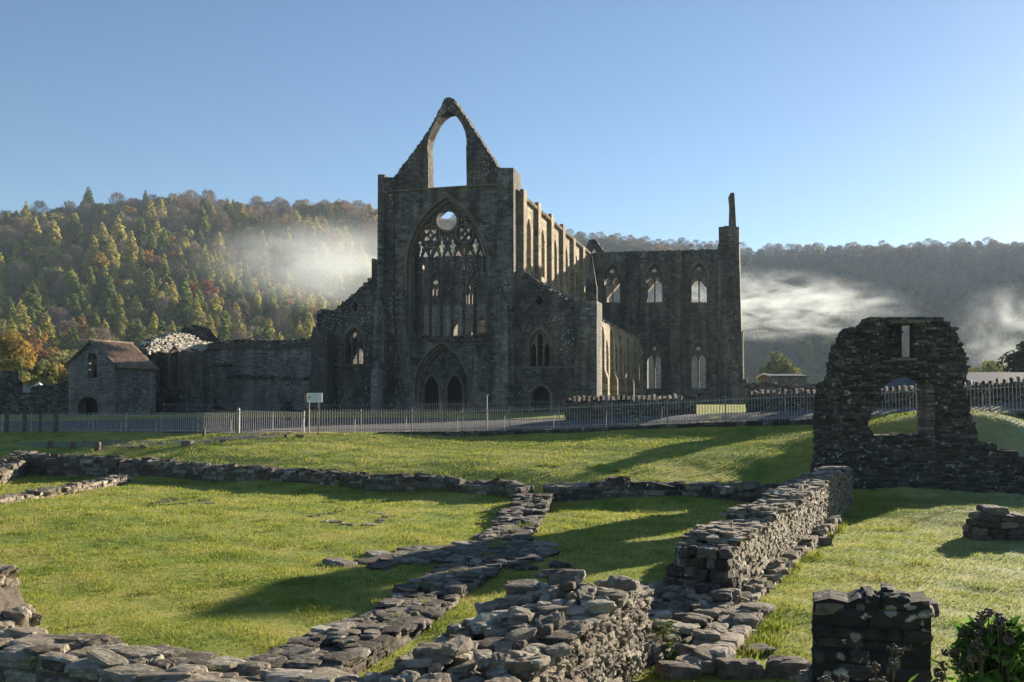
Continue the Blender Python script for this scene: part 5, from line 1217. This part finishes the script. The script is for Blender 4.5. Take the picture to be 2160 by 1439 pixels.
railing('railing_fence', fl, 1.13, 'pale grey vertical bar railing left of the gate along the mown grass')
frp = [P(px, py, d) for px, py, d in ((652, 913, 53.4), (800, 913, 53.2), (970, 911, 52.4), (1200, 905, 49.5), (1500, 892, 46.5), (1720, 885, 44), (2160, 871, 39.4), (2420, 862, 36))]
frp[0] = onto(*frp[0][:2]); frp[1] = frp[1] + (0, 0, .03)
railing('railing_fence', frp, 1.2, 'grey vertical bar railing on a stone kerb, running right behind the black ruined gable')
# kerb wall beneath it
mb = MB(); C, Hh, Rz = [], [], []; kp = np.array(frp[1:])
_, L = at_path(kp, 0); s = 0.
while s < L:
    l = rng.uniform(.25, .6); p = at_path(kp, s + l / 2)[0]; d = at_path(kp, min(L, s + l))[0] - at_path(kp, s)[0]; zb = gz(p[0], p[1] - .9)
    rz = math.atan2(d[1], d[0]); z = zb - .1
    while z < p[2] - .02:
        hg = min(rng.uniform(.1, .17), p[2] - z); C.append((p[0], p[1] - .05, z + hg / 2)); Hh.append((l / 2, .22, hg / 2)); Rz.append(rz); z += hg
    C.append((p[0], p[1], p[2] - .01)); Hh.append((l / 2, .24, .04)); Rz.append(rz)
    s += l
stones(mb, C, Hh, np.array(Rz), .015, 0, None, False, .06); tag(mb.build('kerb_wall', M['rubd']), 'low dark stone kerb wall carrying the railing above the lawn', 'wall')
g0, g1 = onto(*P(502, 913, 54)[:2]), onto(*P(640, 913, 53.5)[:2])
gt = empty('field_gate', tuple(g0), 0, label='wide grey bar gate with a pale top rail and a taller hinge post', cat='gate')
gd = g1 - g0; Lg = np.linalg.norm(gd); gu = gd / Lg
mb = MB(); mb.box((0, 0, .65), (.07, .07, .68)); mb.tube([(0, 0, 1.33), (0, 0, 1.38)], [.08, .04], 8); mb.build('hinge_post', M['rail'], gt)
mb = MB(); e_ = gu * Lg; mb.box((e_[0], e_[1], e_[2] + .56), (.05, .05, .6)); mb.build('latch_post', M['rail'], gt)
mb = MB(); n = 30
for k_ in range(1, n): p = gu * Lg * k_ / n; mb.beam(p + (0, 0, .06), p + (0, 0, 1.18 - .1 * k_ / n), .024, .024)
mb.beam(gu * .1 + (0, 0, .12), gu * (Lg - .1) + (0, 0, .12), .03, .05); mb.build('bars', M['rail'], gt)
mb = MB(); mb.beam(gu * .05 + (0, 0, 1.2), gu * (Lg - .05) + (0, 0, 1.06), .045, .05); mb.build('top_rail', plain('chalky_pink_paint', (.5, .4, .37), .6, .15), gt)
mb = MB(); p = gu * Lg * .53; mb.beam(p + (0, -.03, .03), p + (0, -.03, 1.16), .06, .06); mb.build('stile', M['rail'], gt)
mb = MB(); p = gu * Lg * .76; mb.box(p + np.array((0, -.05, .75)), (.18, .012, .1)); mb.build('plate', M['raild'], gt)
sp_ = onto(*P(651, 917, 52)[:2]); sg = empty('notice_sign', tuple(sp_), R(-4), label='white notice board with a small green emblem on one grey and one rusty post', cat='sign')
bw_ = (680 - 648) / F * 52
mb = MB(); mb.tube([(0, 0, -.1), (0, 0, 2.18)], .035, 8); mb.build('post', M['rail'], sg)
mb = MB(); mb.tube([(.5, .0, -.1), (.5, 0, 2.18)], .04, 8); mb.build('post', M['rust'], sg)
zb = P(660, 849, 52)[2] - sp_[2]; zt = P(660, 829, 52)[2] - sp_[2]; xb = -.075
mb = MB(); mb.box((xb + bw_ / 2, -.06, (zb + zt) / 2), (bw_ / 2, .018, (zt - zb) / 2)); bd = mb.build('board', M['sign'], sg)
mb = MB(); hh = zt - zb
for k_, (f0, f1) in enumerate(((.34, .8), (.32, .7), (.36, .74), (.3, .8), (.3, .78))): mb.box((xb + bw_ * (f0 + f1) / 2, -.08, zt - hh * (.18 + .15 * k_)), (bw_ * (f1 - f0) / 2, .001, .012))
mb.build('faded_lines', M['signgrey'], bd)
mb = MB(); ex, ez = xb + bw_ * .15, zb + hh * .52
for dx, dz, s_ in ((0, .1, .035), (0, -.1, .035), (.065, 0, .03), (-.065, 0, .03), (0, 0, .05)):
    mb.add([(ex + dx - s_, -.081, ez + dz), (ex + dx, -.081, ez + dz - s_), (ex + dx + s_, -.081, ez + dz), (ex + dx, -.081, ez + dz + s_)], np.array([(0, 1, 2, 3)]))
mb.build('green_emblem', M['signgreen'], bd)
mb = MB(); mb.box((xb - .1, -.03, (zb + zt) / 2 + .02), (.07, .02, .2)); mb.build('side_plate', M['rust'], sg)
def bollard(px, yt, yb, txt, w=.1, dark=False, group=None):
    p = G(px, yb, 30, 80); h = (yb - yt) / F * p[1]; mb = MB(); mb.add(*(lambda q: (q, [(0, 1, 5, 4), (1, 2, 6, 5), (2, 3, 7, 6), (3, 0, 4, 7), (4, 5, 9, 8), (5, 6, 10, 9), (6, 7, 11, 10), (7, 4, 8, 11), (8, 9, 10, 11)]))(
        [(sx * w * k_, sy * w * k_, z) for k_, z in ((1, -.15), (1, h * .9), (.72, h)) for sx, sy in ((-1, -1), (1, -1), (1, 1), (-1, 1))]), 0, rng.uniform())
    return tag(mb.build('bollard', M['wood'], None, loc=tuple(p)), txt, 'bollard', group)
for px, yt, yb, w, txt in ((106, 930, 946, .1, 'leftmost of three short wooden bollards beside the gravel strip'), (154, 932, 948, .1, 'middle one of three short wooden bollards beside the gravel strip'), (206, 933, 951, .12, 'stoutest of three short wooden bollards beside the gravel strip'),
        (430, 905, 921, .06, 'slim low post on the grass before the railing left of the gate'), (603, 916, 923, .08, 'tiny stump of a post on the grass right of the gate path')): bollard(px, yt, yb, txt, w, False, 'wooden posts on the mown grass')
for i, (px, yt) in enumerate(((13, 870), (51, 873), (84, 872), (117, 870))):
    bollard(px, yt, 913, ('tall dark post before the railing, closest to the left edge', 'thick dark post with a pale top before the left railing', 'thin dark post between two thicker ones before the left railing', 'tall dark post before the railing, below the gabled building')[i], .09 if i != 2 else .06, True, 'dark posts before the left railing')
for px, py, w, txt in ((301, 946, .17, 'smallest grey boulder on the grass, closest to the three wooden bollards'), (396, 940, .24, 'largest flat topped boulder on the grass, middle of three'), (470, 934, .15, 'upright grey boulder on the grass, closest to the gate path'), (632, 923, .2, 'low dark stone on the grass below the notice board')):
    p = G(px, py, 30, 70); mb = MB(); stones(mb, [(p[0], p[1], p[2] + w * .35)], [(w, w * .8, w * .6)], [rng.uniform(-.4, .4)], .1, 0, np.array((.6,)), True, .15); tag(mb.build('boulder', M['rub']), txt, 'boulder', 'boulders on the grass before the railing')
p = P(1027, 908, 51.5); mb = MB(); hh = (908 - 834) / F * 51.5; mb.tube([(0, 0, 0), (0, 0, hh)], .035, 8); mb.box((0, -.02, hh + .02), (.08, .06, .04)); tag(mb.build('thin_pole', M['rail'], None, loc=tuple(p)), 'thin grey pole taller than the railing, in front of the nave doors', 'pole')
ff = [onto(*P(px, 884, d)[:2]) for px, d in ((345, 71), (600, 69), (790, 68), (1000, 65), (1190, 62))]
railing('inner_railing', ff, 1.35, 'second grey railing set further back across the court below the church front', matl='raild', sp=.15, bay=3., brace=False)
# copings walls beyond the railing
def cope_wall(p0, p1, h0, h1, label, d=.45):
    _l = math.hypot(*(p1[:2] - p0[:2])); o = wall_run('coped_wall', [p0[:2], p1[:2]], d, lambda t: h0 + (h1 - h0) * t, (.32, .12), 'rubd', False, cap=.3, label=label, cat='wall')
    mb = MB(); C, Hh = [], []; n = int(_l / .3)
    for k_ in range(n):
        t = (k_ + .5) / n; q = p0[:2] * (1 - t) + p1[:2] * t; hk = rng.uniform(.1, .17); C.append((q[0], q[1], gz(*q) + h0 + (h1 - h0) * t + hk * .7)); Hh.append((.07, d * .46, hk))
    stones(mb, C, Hh, math.atan2(p1[1] - p0[1], p1[0] - p0[0]), .07, 0, None, False, .15); mb.build('cope_stone', M['rub'], o)
    return o
q0, q1 = P(1196, 884, 57.5), P(1440, 880, 53.5)
h0 = P(1196, 846, 57.5)[2] - gz(*q0[:2]); h1 = P(1440, 842, 53.5)[2] - gz(*q1[:2]); cope_wall(q0, q1, h0, h1, 'dark rubble wall with upright toothed coping left of the gap with the bright lawn')
mb = MB(); lp = [[(-.28, -.2), (-.28, P(1445, 830, 53.3)[2] - gz(*q1[:2])), (.0, P(1445, 828, 53.3)[2] - gz(*q1[:2])), (.28, P(1445, 832, 53.3)[2] - gz(*q1[:2])), (.28, -.2)]]
stone_face(mb, lp, -.3, .3, .26, .12, edge=.2); o = mb.build('gate_pier', [M['rub'], M['mortar']], None, loc=(q1[0] + .4, q1[1], gz(*q1[:2]))); tag(o, 'rough stone pier ending the toothed wall beside the bright lawn', 'pier')
r0, r1 = P(1578, 876, 54.), P(1760, 870, 51.); cope_wall(r0, r1, P(1578, 834, 54.)[2] - gz(*r0[:2]), P(1760, 830, 51.)[2] - gz(*r1[:2]), 'dark toothed wall between the bright lawn and the black ruined gable')
r2 = P(2420, 850, 43.); cope_wall(r1 + (.02, 0, 0), r2, P(1760, 832, 51.)[2] - gz(*r1[:2]), P(2420, 790, 43.)[2] - gz(*r2[:2]), 'dark toothed wall continuing behind the black ruined gable to the right edge')
# farther right: old wall, sheds, houses
q0, q1 = P(1572, 850, 104), P(1800, 850, 98)
wall_run('garden_wall', [q0[:2], q1[:2]], .6, lambda t: 3 + 45 / F * 100 - 2.75 + .15 * math.sin(t * 9), (.5, .2), 'rub', False, base=2.75, label='long plain grey wall beyond the lawn between the transept and the black gable', cat='wall')
def house(name, px0, px1, d, yr, ye, label, turn=0., depth=7., wallm='white', chim=True):
    p0 = P(px0, ye, d); wd_ = (px1 - px0) / F * d; ze = p0[2] - 2.6; zr_ = P(px0, yr, d)[2] - 2.6
    h = empty(name, (p0[0], d, 2.6), turn, label=label, cat='house')
    mb = MB(); slab(mb, [[(0, -.5), (0, ze), (depth / 2, zr_), (depth, ze), (depth, -.5)]], 0, wd_, 'u'); mb.build('wall', M[wallm], h, recalc=True)
    rr = None
    for s_ in (0, 1):
        y0, y1 = (-.35, depth / 2) if not s_ else (depth + .35, depth / 2); zz0 = ze - .35 * (zr_ - ze) / (depth / 2)
        mb = MB(); v = [(-.12, y0, zz0 + .05), (wd_ + .12, y0, zz0 + .05), (wd_ + .12, y1, zr_ + .05), (-.12, y1, zr_ + .05)]; mb.add(v + [(x, y, z + .16) for x, y, z in v], np.array([(0, 1, 2, 3), (4, 5, 6, 7), (0, 1, 5, 4), (1, 2, 6, 5), (2, 3, 7, 6), (3, 0, 4, 7)])); rr = mb.build('roof', M['slate'], h, recalc=True)
    mb = MB(); mb.beam((-.2, -.4, ze - .4 * (zr_ - ze) / (depth / 2) + .2), (-.2, depth / 2, zr_ + .22), .12, .2); mb.beam((-.2, depth + .4, ze - .4 * (zr_ - ze) / (depth / 2) + .2), (-.2, depth / 2, zr_ + .22), .12, .2); mb.build('bargeboard', M['white'], h)
    if not chim: return h
    mb = MB(); mb.box((wd_ * .9, depth / 2, zr_ + .5), (.4, .3, .7)); mb.tube([(wd_ * .9, depth / 2, zr_ + 1.2), (wd_ * .9, depth / 2, zr_ + 1.5)], [.14, .11], 8); mb.build('chimney', M['range'], rr)
    return h
house('slate_house', 2058, 2330, 74, 787, 812, 'low house with a dark slate roof at the right edge behind the railing', R(8), 8.)
house('slate_house', 1868, 1945, 78, 796, 826, 'pale slated roof seen through the large hole of the black ruined gable', R(-14), 7., 'range')
house('stone_shed', 1627, 1702, 118, 791, 796, 'flat looking stone shed above the long plain grey wall', 0, 6., 'range', False)

# ------------------------------------------------------------------ nearer trees and shrubs
def near_tree(name, px, yb, d, H, rad, kind, label, cat='tree', n=4200, size=.34, base=.12, clumps=34, group=None):
    p = P(px, yb, d); gzz = 2.4 if d > 90 else gz(p[0], p[1]); t = empty(name, (p[0], d, gzz), rng.uniform(0, 6), label=label, cat=cat, group=group)
    (q, f), cc = crown_broad(H, rad, n, base=base, clumps=clumps, size=size); mb = MB(); mb.add(q, f, 0, np.repeat(rng.uniform(0, 1, len(f)), 4)); mb.build('crown', M['lf_' + kind], t)
    mb = MB(); limbs(mb, H, rad, cc[::2], 0, .05 * H ** .5 + .06); mb.build('trunk', M['bark'], t); return t
near_tree('shade_tree', 2190, 790, 118, 9.6, 4.0, 'dark', 'round dark green tree at the right edge above the slate roof', n=7000)
near_tree('autumn_tree', 1642, 800, 215, 12.5, 4.6, 'willow', 'yellow green tree glowing in the sun just above the stone shed', n=6000, size=.45)
near_tree('autumn_tree', 2075, 790, 170, 9, 4.2, 'olive', 'small yellowing tree beside the right shoulder of the black gable', n=4000)
near_tree('autumn_tree', 20, 745, 175, 13.5, 5., 'gold', 'broad orange yellow tree at the far left edge above the willows', n=7000, size=.45)
near_tree('added_shadow_bush', 1800, 850, 52, 4.2, 1.1, 'dark', 'unseen bush added behind the left half of the black ruined gable to shade the lawn', 'bush', 3000, .2, .02)  # this bush and the next: hidden, added to cast the lawn's shadow band
near_tree('added_shadow_bush', 1998, 850, 49, 3.9, 1.0, 'dark', 'unseen bush added behind the right shoulder of the black ruined gable to shade the lawn', 'bush', 3000, .2, .02)
for i, (px, H, r_) in enumerate(((-40, 7.6, 3.0), (32, 7.5, 2.7), (92, 7.1, 2.6), (150, 7.3, 2.6), (-110, 9, 3.))):
    near_tree('willow_bush', px, 800, 128 + 3 * i, H, r_, 'willow', ('pale green willow bush cut off by the left edge', 'tall pale willow bush behind the stump of the broken boundary wall', 'rounded pale willow bush right above the white tent', 'pale willow bush half hidden by the gabled building', 'pale willow bush outside the left edge')[i] if i < 4 else None, 'bush', 5000, .24, .02, 30, 'willow bushes behind the boundary wall')
for o in [o for o in bpy.data.objects if o.name.startswith('willow_bush') and 'label' not in o.keys()]:
    for c in list(o.children): bpy.data.objects.remove(c)
    bpy.data.objects.remove(o)
# ------------------------------------------------------------------ grass
def grass():
    N = 420000
    d = np.exp(rng.uniform(math.log(6.5), math.log(64), N)); x = rng.uniform(-.62, .62, N) * d
    # keep to the lawns this side of the railing
    fy = np.interp(x, [p[0] for p in fence_pts], [p[1] for p in fence_pts]); ok = d < fy - .35
    x, d = x[ok], d[ok]; n = len(x)
    cl = np.sin(x * 1.7 + 2 * np.sin(d * .9)) * np.sin(d * 1.3 + np.sin(x * 2.1)) + .6 * np.sin(x * 5.1 + d * 3.3)
    z = ground(x, d); sc_ = np.clip((d / 12) ** .55, .8, 2.2)
    h = (.022 + .026 * rng.uniform(0, 1, n) ** 2 + .014 * np.clip(cl, -.8, 1.5)) * sc_; w = .0038 * (d / 10) ** .95 * rng.uniform(.7, 1.4, n)
    a = rng.uniform(0, 2 * np.pi, n); le = rng.normal(0, .5, (n, 2)) * h[:, None]
    p = np.stack([x, d, z - .006], 1); s_ = np.stack([np.cos(a), np.sin(a), np.zeros(n)], 1) * w[:, None]
    tip = p + np.c_[le, h]; mid = p + np.c_[le * .35, h * .6]
    V = np.stack([p - s_, p + s_, mid + s_ * .75, tip, mid - s_ * .75], 1).reshape(-1, 3)
    b = MB(); b.add(V, np.arange(n * 5).reshape(-1, 5), 0, np.repeat(np.clip(.5 + .25 * cl + rng.normal(0, .2, n), 0, 1), 5))
    m, t, bs = mat('grass_blades'); g = NG(t); pos = g.n('ShaderNodeNewGeometry').outputs['Position']
    c, _ = turf_colour(g, pos); c = g.mix(g.attr('rnd'), g.mix(.55, c, (.05, .11, .01)), g.mix(.35, c, (.36, .38, .07)))
    g.put(bs.inputs['Base Color'], c); bs.inputs['Roughness'].default_value = .55
    tr = g.n('ShaderNodeBsdfTranslucent'); g.put(tr.inputs[0], c); mx = g.n('ShaderNodeMixShader'); mx.inputs[0].default_value = .45
    t.links.new(bs.outputs[0], mx.inputs[1]); t.links.new(tr.outputs[0], mx.inputs[2]); t.links.new(mx.outputs[0], t.nodes['Material Output'].inputs['Surface'])
    M['grass'] = m
    tag(b.build('grass', m), 'short mown grass of the lawns, dewy on the right', 'grass', None, 'stuff')
grass()
def tuft(b, x, y, n, r, h, w=.006, dz=0.):
    a = rng.uniform(0, 6.28, n); q = rng.uniform(0, 1, n) ** .7 * r; px = x + q * np.cos(a); py = y + q * np.sin(a); z = ground(px, py) + dz
    hh = h * rng.uniform(.5, 1.1, n); an = rng.uniform(0, 6.28, n); s_ = np.stack([np.cos(an), np.sin(an), 0 * an], 1) * w
    le = rng.normal(0, .35, (n, 2)) * hh[:, None]; p = np.stack([px, py, z - .02], 1); tip = p + np.c_[le, hh]; mid = p + np.c_[le * .3, hh * .6]
    b.add(np.stack([p - s_, p + s_, mid + s_ * .8, tip, mid - s_ * .8], 1).reshape(-1, 3), np.arange(n * 5).reshape(-1, 5), 0, np.repeat(rng.uniform(.1, .9, n), 5))
b = MB()
for _ in range(130):                                    # longer grass along the foot of the walls
    wpath = [([-2.0, 10.3], [1.3, 31]), ([3.5, 14.9], [8.1, 25.2]), ([-6.5, 11.2], [-2.3, 9.1]), ([-12.8, 40.5], [.4, 31.9]), ([2.4, 11.2], [3.8, 14.4]), ([-.9, 8.9], [-.1, 10.6]), ([2.4, 8.8], [2.9, 9.2])][int(rng.integers(7))]
    t = rng.uniform(); x = wpath[0][0] * (1 - t) + wpath[1][0] * t; y = wpath[0][1] * (1 - t) + wpath[1][1] * t
    tuft(b, x + rng.normal(0, .08), y + rng.normal(0, .08), 40, .22, .12 + .004 * y, .004 + .0002 * y)
for _ in range(90):                                     # turf and weeds rooted in the joints of the footings
    wpath, dz = [(([-2.55, 10.1], [-.4, 20.3]), .15), (([-6.5, 11.8], [-2.3, 9.65]), .33), (([-.4, 20.3], [.75, 31]), .08), (([1.2, 12.2], [2.7, 14.8]), .14), (([-13, 41], [.4, 32.4]), .42)][int(rng.integers(5))]
    t = rng.uniform(); tuft(b, wpath[0][0] * (1 - t) + wpath[1][0] * t + rng.normal(0, .28), wpath[0][1] * (1 - t) + wpath[1][1] * t + rng.normal(0, .1), 22, .1, .075, .004, dz)
for _ in range(170):                                    # darker rank tufts out on the lawns
    y = math.exp(rng.uniform(math.log(10), math.log(40))); x = rng.uniform(-.55, .55) * y
    for _k in range(3): tuft(b, x + rng.normal(0, .25), y + rng.normal(0, .2), 26, .2, .05 + .002 * y, .004 + .00025 * y)
tag(b.build('long_grass', M['grass']), 'longer unmown grass at the foot of the low walls', 'grass', None, 'stuff')
# leafy weed against the thick stub
def leaf_plant(name, x, y, z0, H, r, n, matl, label, cat='plant', s0=.05):
    root = empty(name, (x, y, z0), 0, label=label, cat=cat); mb = MB()
    for _ in range(9):
        a_ = rng.uniform(0, 6.28); e = np.array((math.cos(a_) * r * rng.uniform(.2, .8), math.sin(a_) * r * rng.uniform(.2, .8), H * rng.uniform(.6, 1))); mb.tube([(0, 0, 0), e * .5 + (0, 0, H * .1), e], [.006, .005, .002], 4)
    mb.build('stem', M['wood'], root); mb = MB()
    t = rng.uniform(.1, 1, n); a = rng.uniform(0, 6.28, n); q = r * rng.uniform(.1, 1, n) * (1.1 - .6 * t); c = np.stack([q * np.cos(a), q * np.sin(a), t * H], 1)
    ax = np.stack([np.cos(a), np.sin(a), rng.uniform(-.5, .4, n)], 1); ax /= np.linalg.norm(ax, axis=1)[:, None]; sd = np.cross(ax, (0, 0, 1.)) + rng.normal(0, .25, (n, 3)); sd /= np.linalg.norm(sd, axis=1)[:, None]
    L = s0 * rng.uniform(.6, 1.3, n)[:, None]; nz = np.cross(ax, sd)
    V = np.stack([c, c + ax * L * .45 - sd * L * .42 + nz * L * .1, c + ax * L * 1.0 - sd * L * .2, c + ax * L * 1.3, c + ax * L * 1.0 + sd * L * .2, c + ax * L * .45 + sd * L * .42 + nz * L * .1], 1).reshape(-1, 3)
    i = np.arange(n)[:, None] * 6; mb.add(V, np.concatenate([i + np.array((0, 1, 2, 3)), i + np.array((0, 3, 4, 5))]), 0, np.repeat(rng.uniform(0, 1, n), 6)); mb.build('leaves', matl, root)
    return root
M['lf_weed'] = leafy('weed_leaves', [(.0, (.05, .09, .02)), (.5, (.12, .17, .035)), (1, (.24, .25, .08))], .45, 0)
M['lf_ivy'] = leafy('ivy_leaves', [(.0, (.03, .07, .018)), (.55, (.085, .18, .035)), (1, (.19, .30, .06))], .5, 0)
p = zero(1400, 1385); leaf_plant('nettle_clump', p[0], p[1] - .1, 0, .46, .2, 230, M['lf_weed'], 'light green nettles growing against the end of the thick wall stub')
p = zero(1290, 1439); leaf_plant('nettle_clump', p[0] + .12, p[1] - .1, 0, .3, .13, 110, M['lf_weed'], 'small weed sprouting at the foot of the thick wall stub face')
p = zero(1655, 1150); leaf_plant('nettle_clump', p[0] + .1, p[1] - .3, 0, .3, .25, 120, M['lf_weed'], 'bright green weed at the foot of the long shoulder high wall')
# flowering ivy in front
def ivy(name, x, y, z0, spec, nleaf, rad, H, label):
    root = empty(name, (x, y, z0), 0, label=label, cat='ivy'); mb = MB(); bm_ = MB(); dense = MB()
    heads = []
    for dx, dy, h in spec:
        e = np.array((dx, dy, h)); s_ = np.array((dx * .5, dy * .5, h * .35)); mb.tube([(dx * .3, dy * .3, 0), s_, e], [.007, .006, .003], 5); heads.append(e)
        for _ in range(3): q = e + np.array((rng.normal(0, .035), rng.normal(0, .035), rng.uniform(-.09, -.02))); mb.tube([s_ * .3 + e * .7, q], [.003, .002], 4); heads.append(q)
    mb.build('stem', M['wood'], root)
    for e in heads:
        hb = MB(); k_ = 22; v = rvec(k_) * .021 + e
        for w in v: stones(hb, [w], [(.0055, .0055, .0055)], 0., .1, 0, np.array((rng.uniform(),)), False, .05); hb.beam(e, w, .002)
        hb.build('berry_cluster', M['berry'], root)
    n = nleaf; c = np.stack([rng.normal(0, rad * .5, n), rng.normal(0, rad * .4, n), H * rng.uniform(0, 1, n) ** .8], 1); k_ = np.clip(1.2 - c[:, 2] / H * .8, .2, 1.2); c[:, :2] *= k_[:, None]
    ax = c * (1, 1, .1) + rvec(n) * rad * .8; ax[:, 2] -= rad * .35; ax /= np.linalg.norm(ax, axis=1)[:, None]; sd = np.cross(ax, rvec(n) * .5 + (0, 0, 1.)); sd /= np.linalg.norm(sd, axis=1)[:, None]; nz = np.cross(sd, ax)
    L = .055 * rng.uniform(.7, 1.35, n)[:, None]
    V = np.stack([c, c + ax * L * .35 - sd * L * .5 + nz * L * .12, c + ax * L * .9 - sd * L * .32 + nz * L * .1, c + ax * L * 1.5 - nz * L * .1, c + ax * L * .9 + sd * L * .32 + nz * L * .1, c + ax * L * .35 + sd * L * .5 + nz * L * .12], 1).reshape(-1, 3)
    i = np.arange(n)[:, None] * 6; lm = MB(); lm.add(V, np.concatenate([i + np.array((0, 1, 2, 3)), i + np.array((0, 3, 4, 5))]), 0, np.repeat(rng.uniform(0, 1, n), 6)); lm.build('leaves', M['lf_ivy'], root)
    return root
M['berry'] = plain('ivy_berries', (.05, .045, .035), .6, .4, 40, c2=(.15, .12, .085))
def ivy_at(px, py, d, z0): q = P(px, py, d); return q[0], q[1], q[2] - z0
D_ = 5.6; x, y, z = P(2105, 1470, D_)
sp = []
for px, py in ((2085, 1292), (2105, 1300), (2112, 1312), (2060, 1318), (2030, 1340), (2064, 1338), (2018, 1362), (2050, 1372), (2130, 1352), (2150, 1362), (2110, 1345), (2045, 1395), (1990, 1405), (2140, 1395)):
    q = P(px, py, D_ + rng.uniform(-.15, .15)); sp.append((q[0] - x, q[1] - y, q[2] - z + .9))
ivy('ivy_bush', x, y, z - .9, sp, 1900, .34, 1.28, 'ivy bush with glossy leaves and dark berry heads at the lower right corner')
x, y, z = P(1885, 1465, 5.0); q = P(1888, 1368, 5.); sp = [(0, 0, q[2] - z + .6)]; q = P(1846, 1408, 5.); sp.append((q[0] - x, 0, q[2] - z + .6)); q = P(1780, 1432, 5.); sp.append((q[0] - x, 0, q[2] - z + .6)); q = P(1742, 1436, 5.); sp.append((q[0] - x, 0, q[2] - z + .6))
ivy('ivy_sprig', x, y, z - .6, sp, 46, .17, .66, 'single ivy sprig with one tall berry head in front of the squared black block')
# fallen leaves
b = MB()
for _ in range(260):
    px, py = rng.uniform(-50, 2200), rng.uniform(1080, 1439); p = zero(px, py); z = gz(*p) + .035; s_ = rng.uniform(.012, .028); a = rng.uniform(0, 6.28)
    b.add([(p[0] + s_ * math.cos(a + k_) * (1, .6)[k_ > 1 and k_ < 2], p[1] + s_ * math.sin(a + k_), z + rng.uniform(-.006, .012)) for k_ in (0, 1.57, 3.14, 4.7)], np.array([(0, 1, 2, 3)]), 0, rng.uniform())
tag(b.build('fallen_leaves', leafy('fallen_leaf', [(.0, (.10, .045, .02)), (.5, (.22, .10, .035)), (1, (.32, .2, .08))], .2)), 'scattered brown autumn leaves lying on the lawn', 'leaves', None, 'stuff')

# ------------------------------------------------------------------ mist banks and the hazy air
def mist(px, py, d, rx, ry, rz_, dens, sc, label, lo=.42, hi=.62, tilt=0., stretch=(1, 1, 2.4), power=1.5):
    c = P(px, py, d); bm = bmesh.new(); bmesh.ops.create_icosphere(bm, subdivisions=3, radius=1); me = bpy.data.meshes.new('mist'); bm.to_mesh(me); bm.free()
    o = bpy.data.objects.new('mist', me); COL.objects.link(o); o.location = c; o.scale = (rx, ry, rz_); o.rotation_euler = (0, tilt, math.atan2(-c[0], c[1]))
    m = bpy.data.materials.new('mist'); m.use_nodes = True; t = m.node_tree; t.nodes.remove(t.nodes['Principled BSDF']); g = NG(t)
    pv = g.n('ShaderNodeVolumePrincipled'); pv.inputs['Color'].default_value = (.88, .95, 1, 1); pv.inputs['Anisotropy'].default_value = .25
    ob = g.n('ShaderNodeTexCoord').outputs['Object']; ln = g.n('ShaderNodeVectorMath', operation='LENGTH'); g.put(ln.inputs[0], ob)
    fall = g.math('POWER', g.math('SUBTRACT', 1., ln.outputs['Value'], True), power)
    pos = g.n('ShaderNodeNewGeometry').outputs['Position']
    n = g.noise(g.map(pos, tuple(sc * k_ for k_ in stretch)), 1, 4, .6, .9)
    nn = g.n('ShaderNodeMapRange'); g.put(nn.inputs[0], n); nn.inputs[1].default_value = lo; nn.inputs[2].default_value = hi
    g.put(pv.inputs['Density'], g.math('MULTIPLY', g.math('MULTIPLY', fall, nn.outputs[0]), dens)); t.links.new(pv.outputs[0], t.nodes['Material Output'].inputs['Volume'])
    me.materials.append(m); m.cycles.volume_step_rate = .6 if hasattr(m, 'cycles') and hasattr(m.cycles, 'volume_step_rate') else 1
    return tag(o, label, 'mist', None, 'stuff')
mist(700, 560, 250, 40, 32, 13.5, .068, .05, 'pale bank of mist drifting over the sunlit wooded hill', .25, .75, power=1.8)
mist(1630, 645, 330, 48, 30, 13, .10, .08, 'bright band of mist lying along the valley right of the transept', .44, .72, .07, power=1.2, stretch=(1, 1, 3.2))
mist(2130, 700, 300, 22, 20, 15, .085, .11, 'thin wisps of mist rising at the right edge behind the slate roof', .45, .7, power=1.4, stretch=(1, 1, 1))
hm = bpy.data.materials.new('haze'); hm.use_nodes = True; t = hm.node_tree; t.nodes.remove(t.nodes['Principled BSDF'])
pv = t.nodes.new('ShaderNodeVolumePrincipled'); pv.inputs['Color'].default_value = (.60, .78, 1, 1); pv.inputs['Density'].default_value = HAZE = .00014; pv.inputs['Anisotropy'].default_value = .1
t.links.new(pv.outputs[0], t.nodes['Material Output'].inputs['Volume'])
b = MB(); b.box((0, 620, 103), (1500, 760, 107)); tag(b.build('haze', hm), 'thin bluish morning haze filling the valley', 'haze', None, 'stuff')
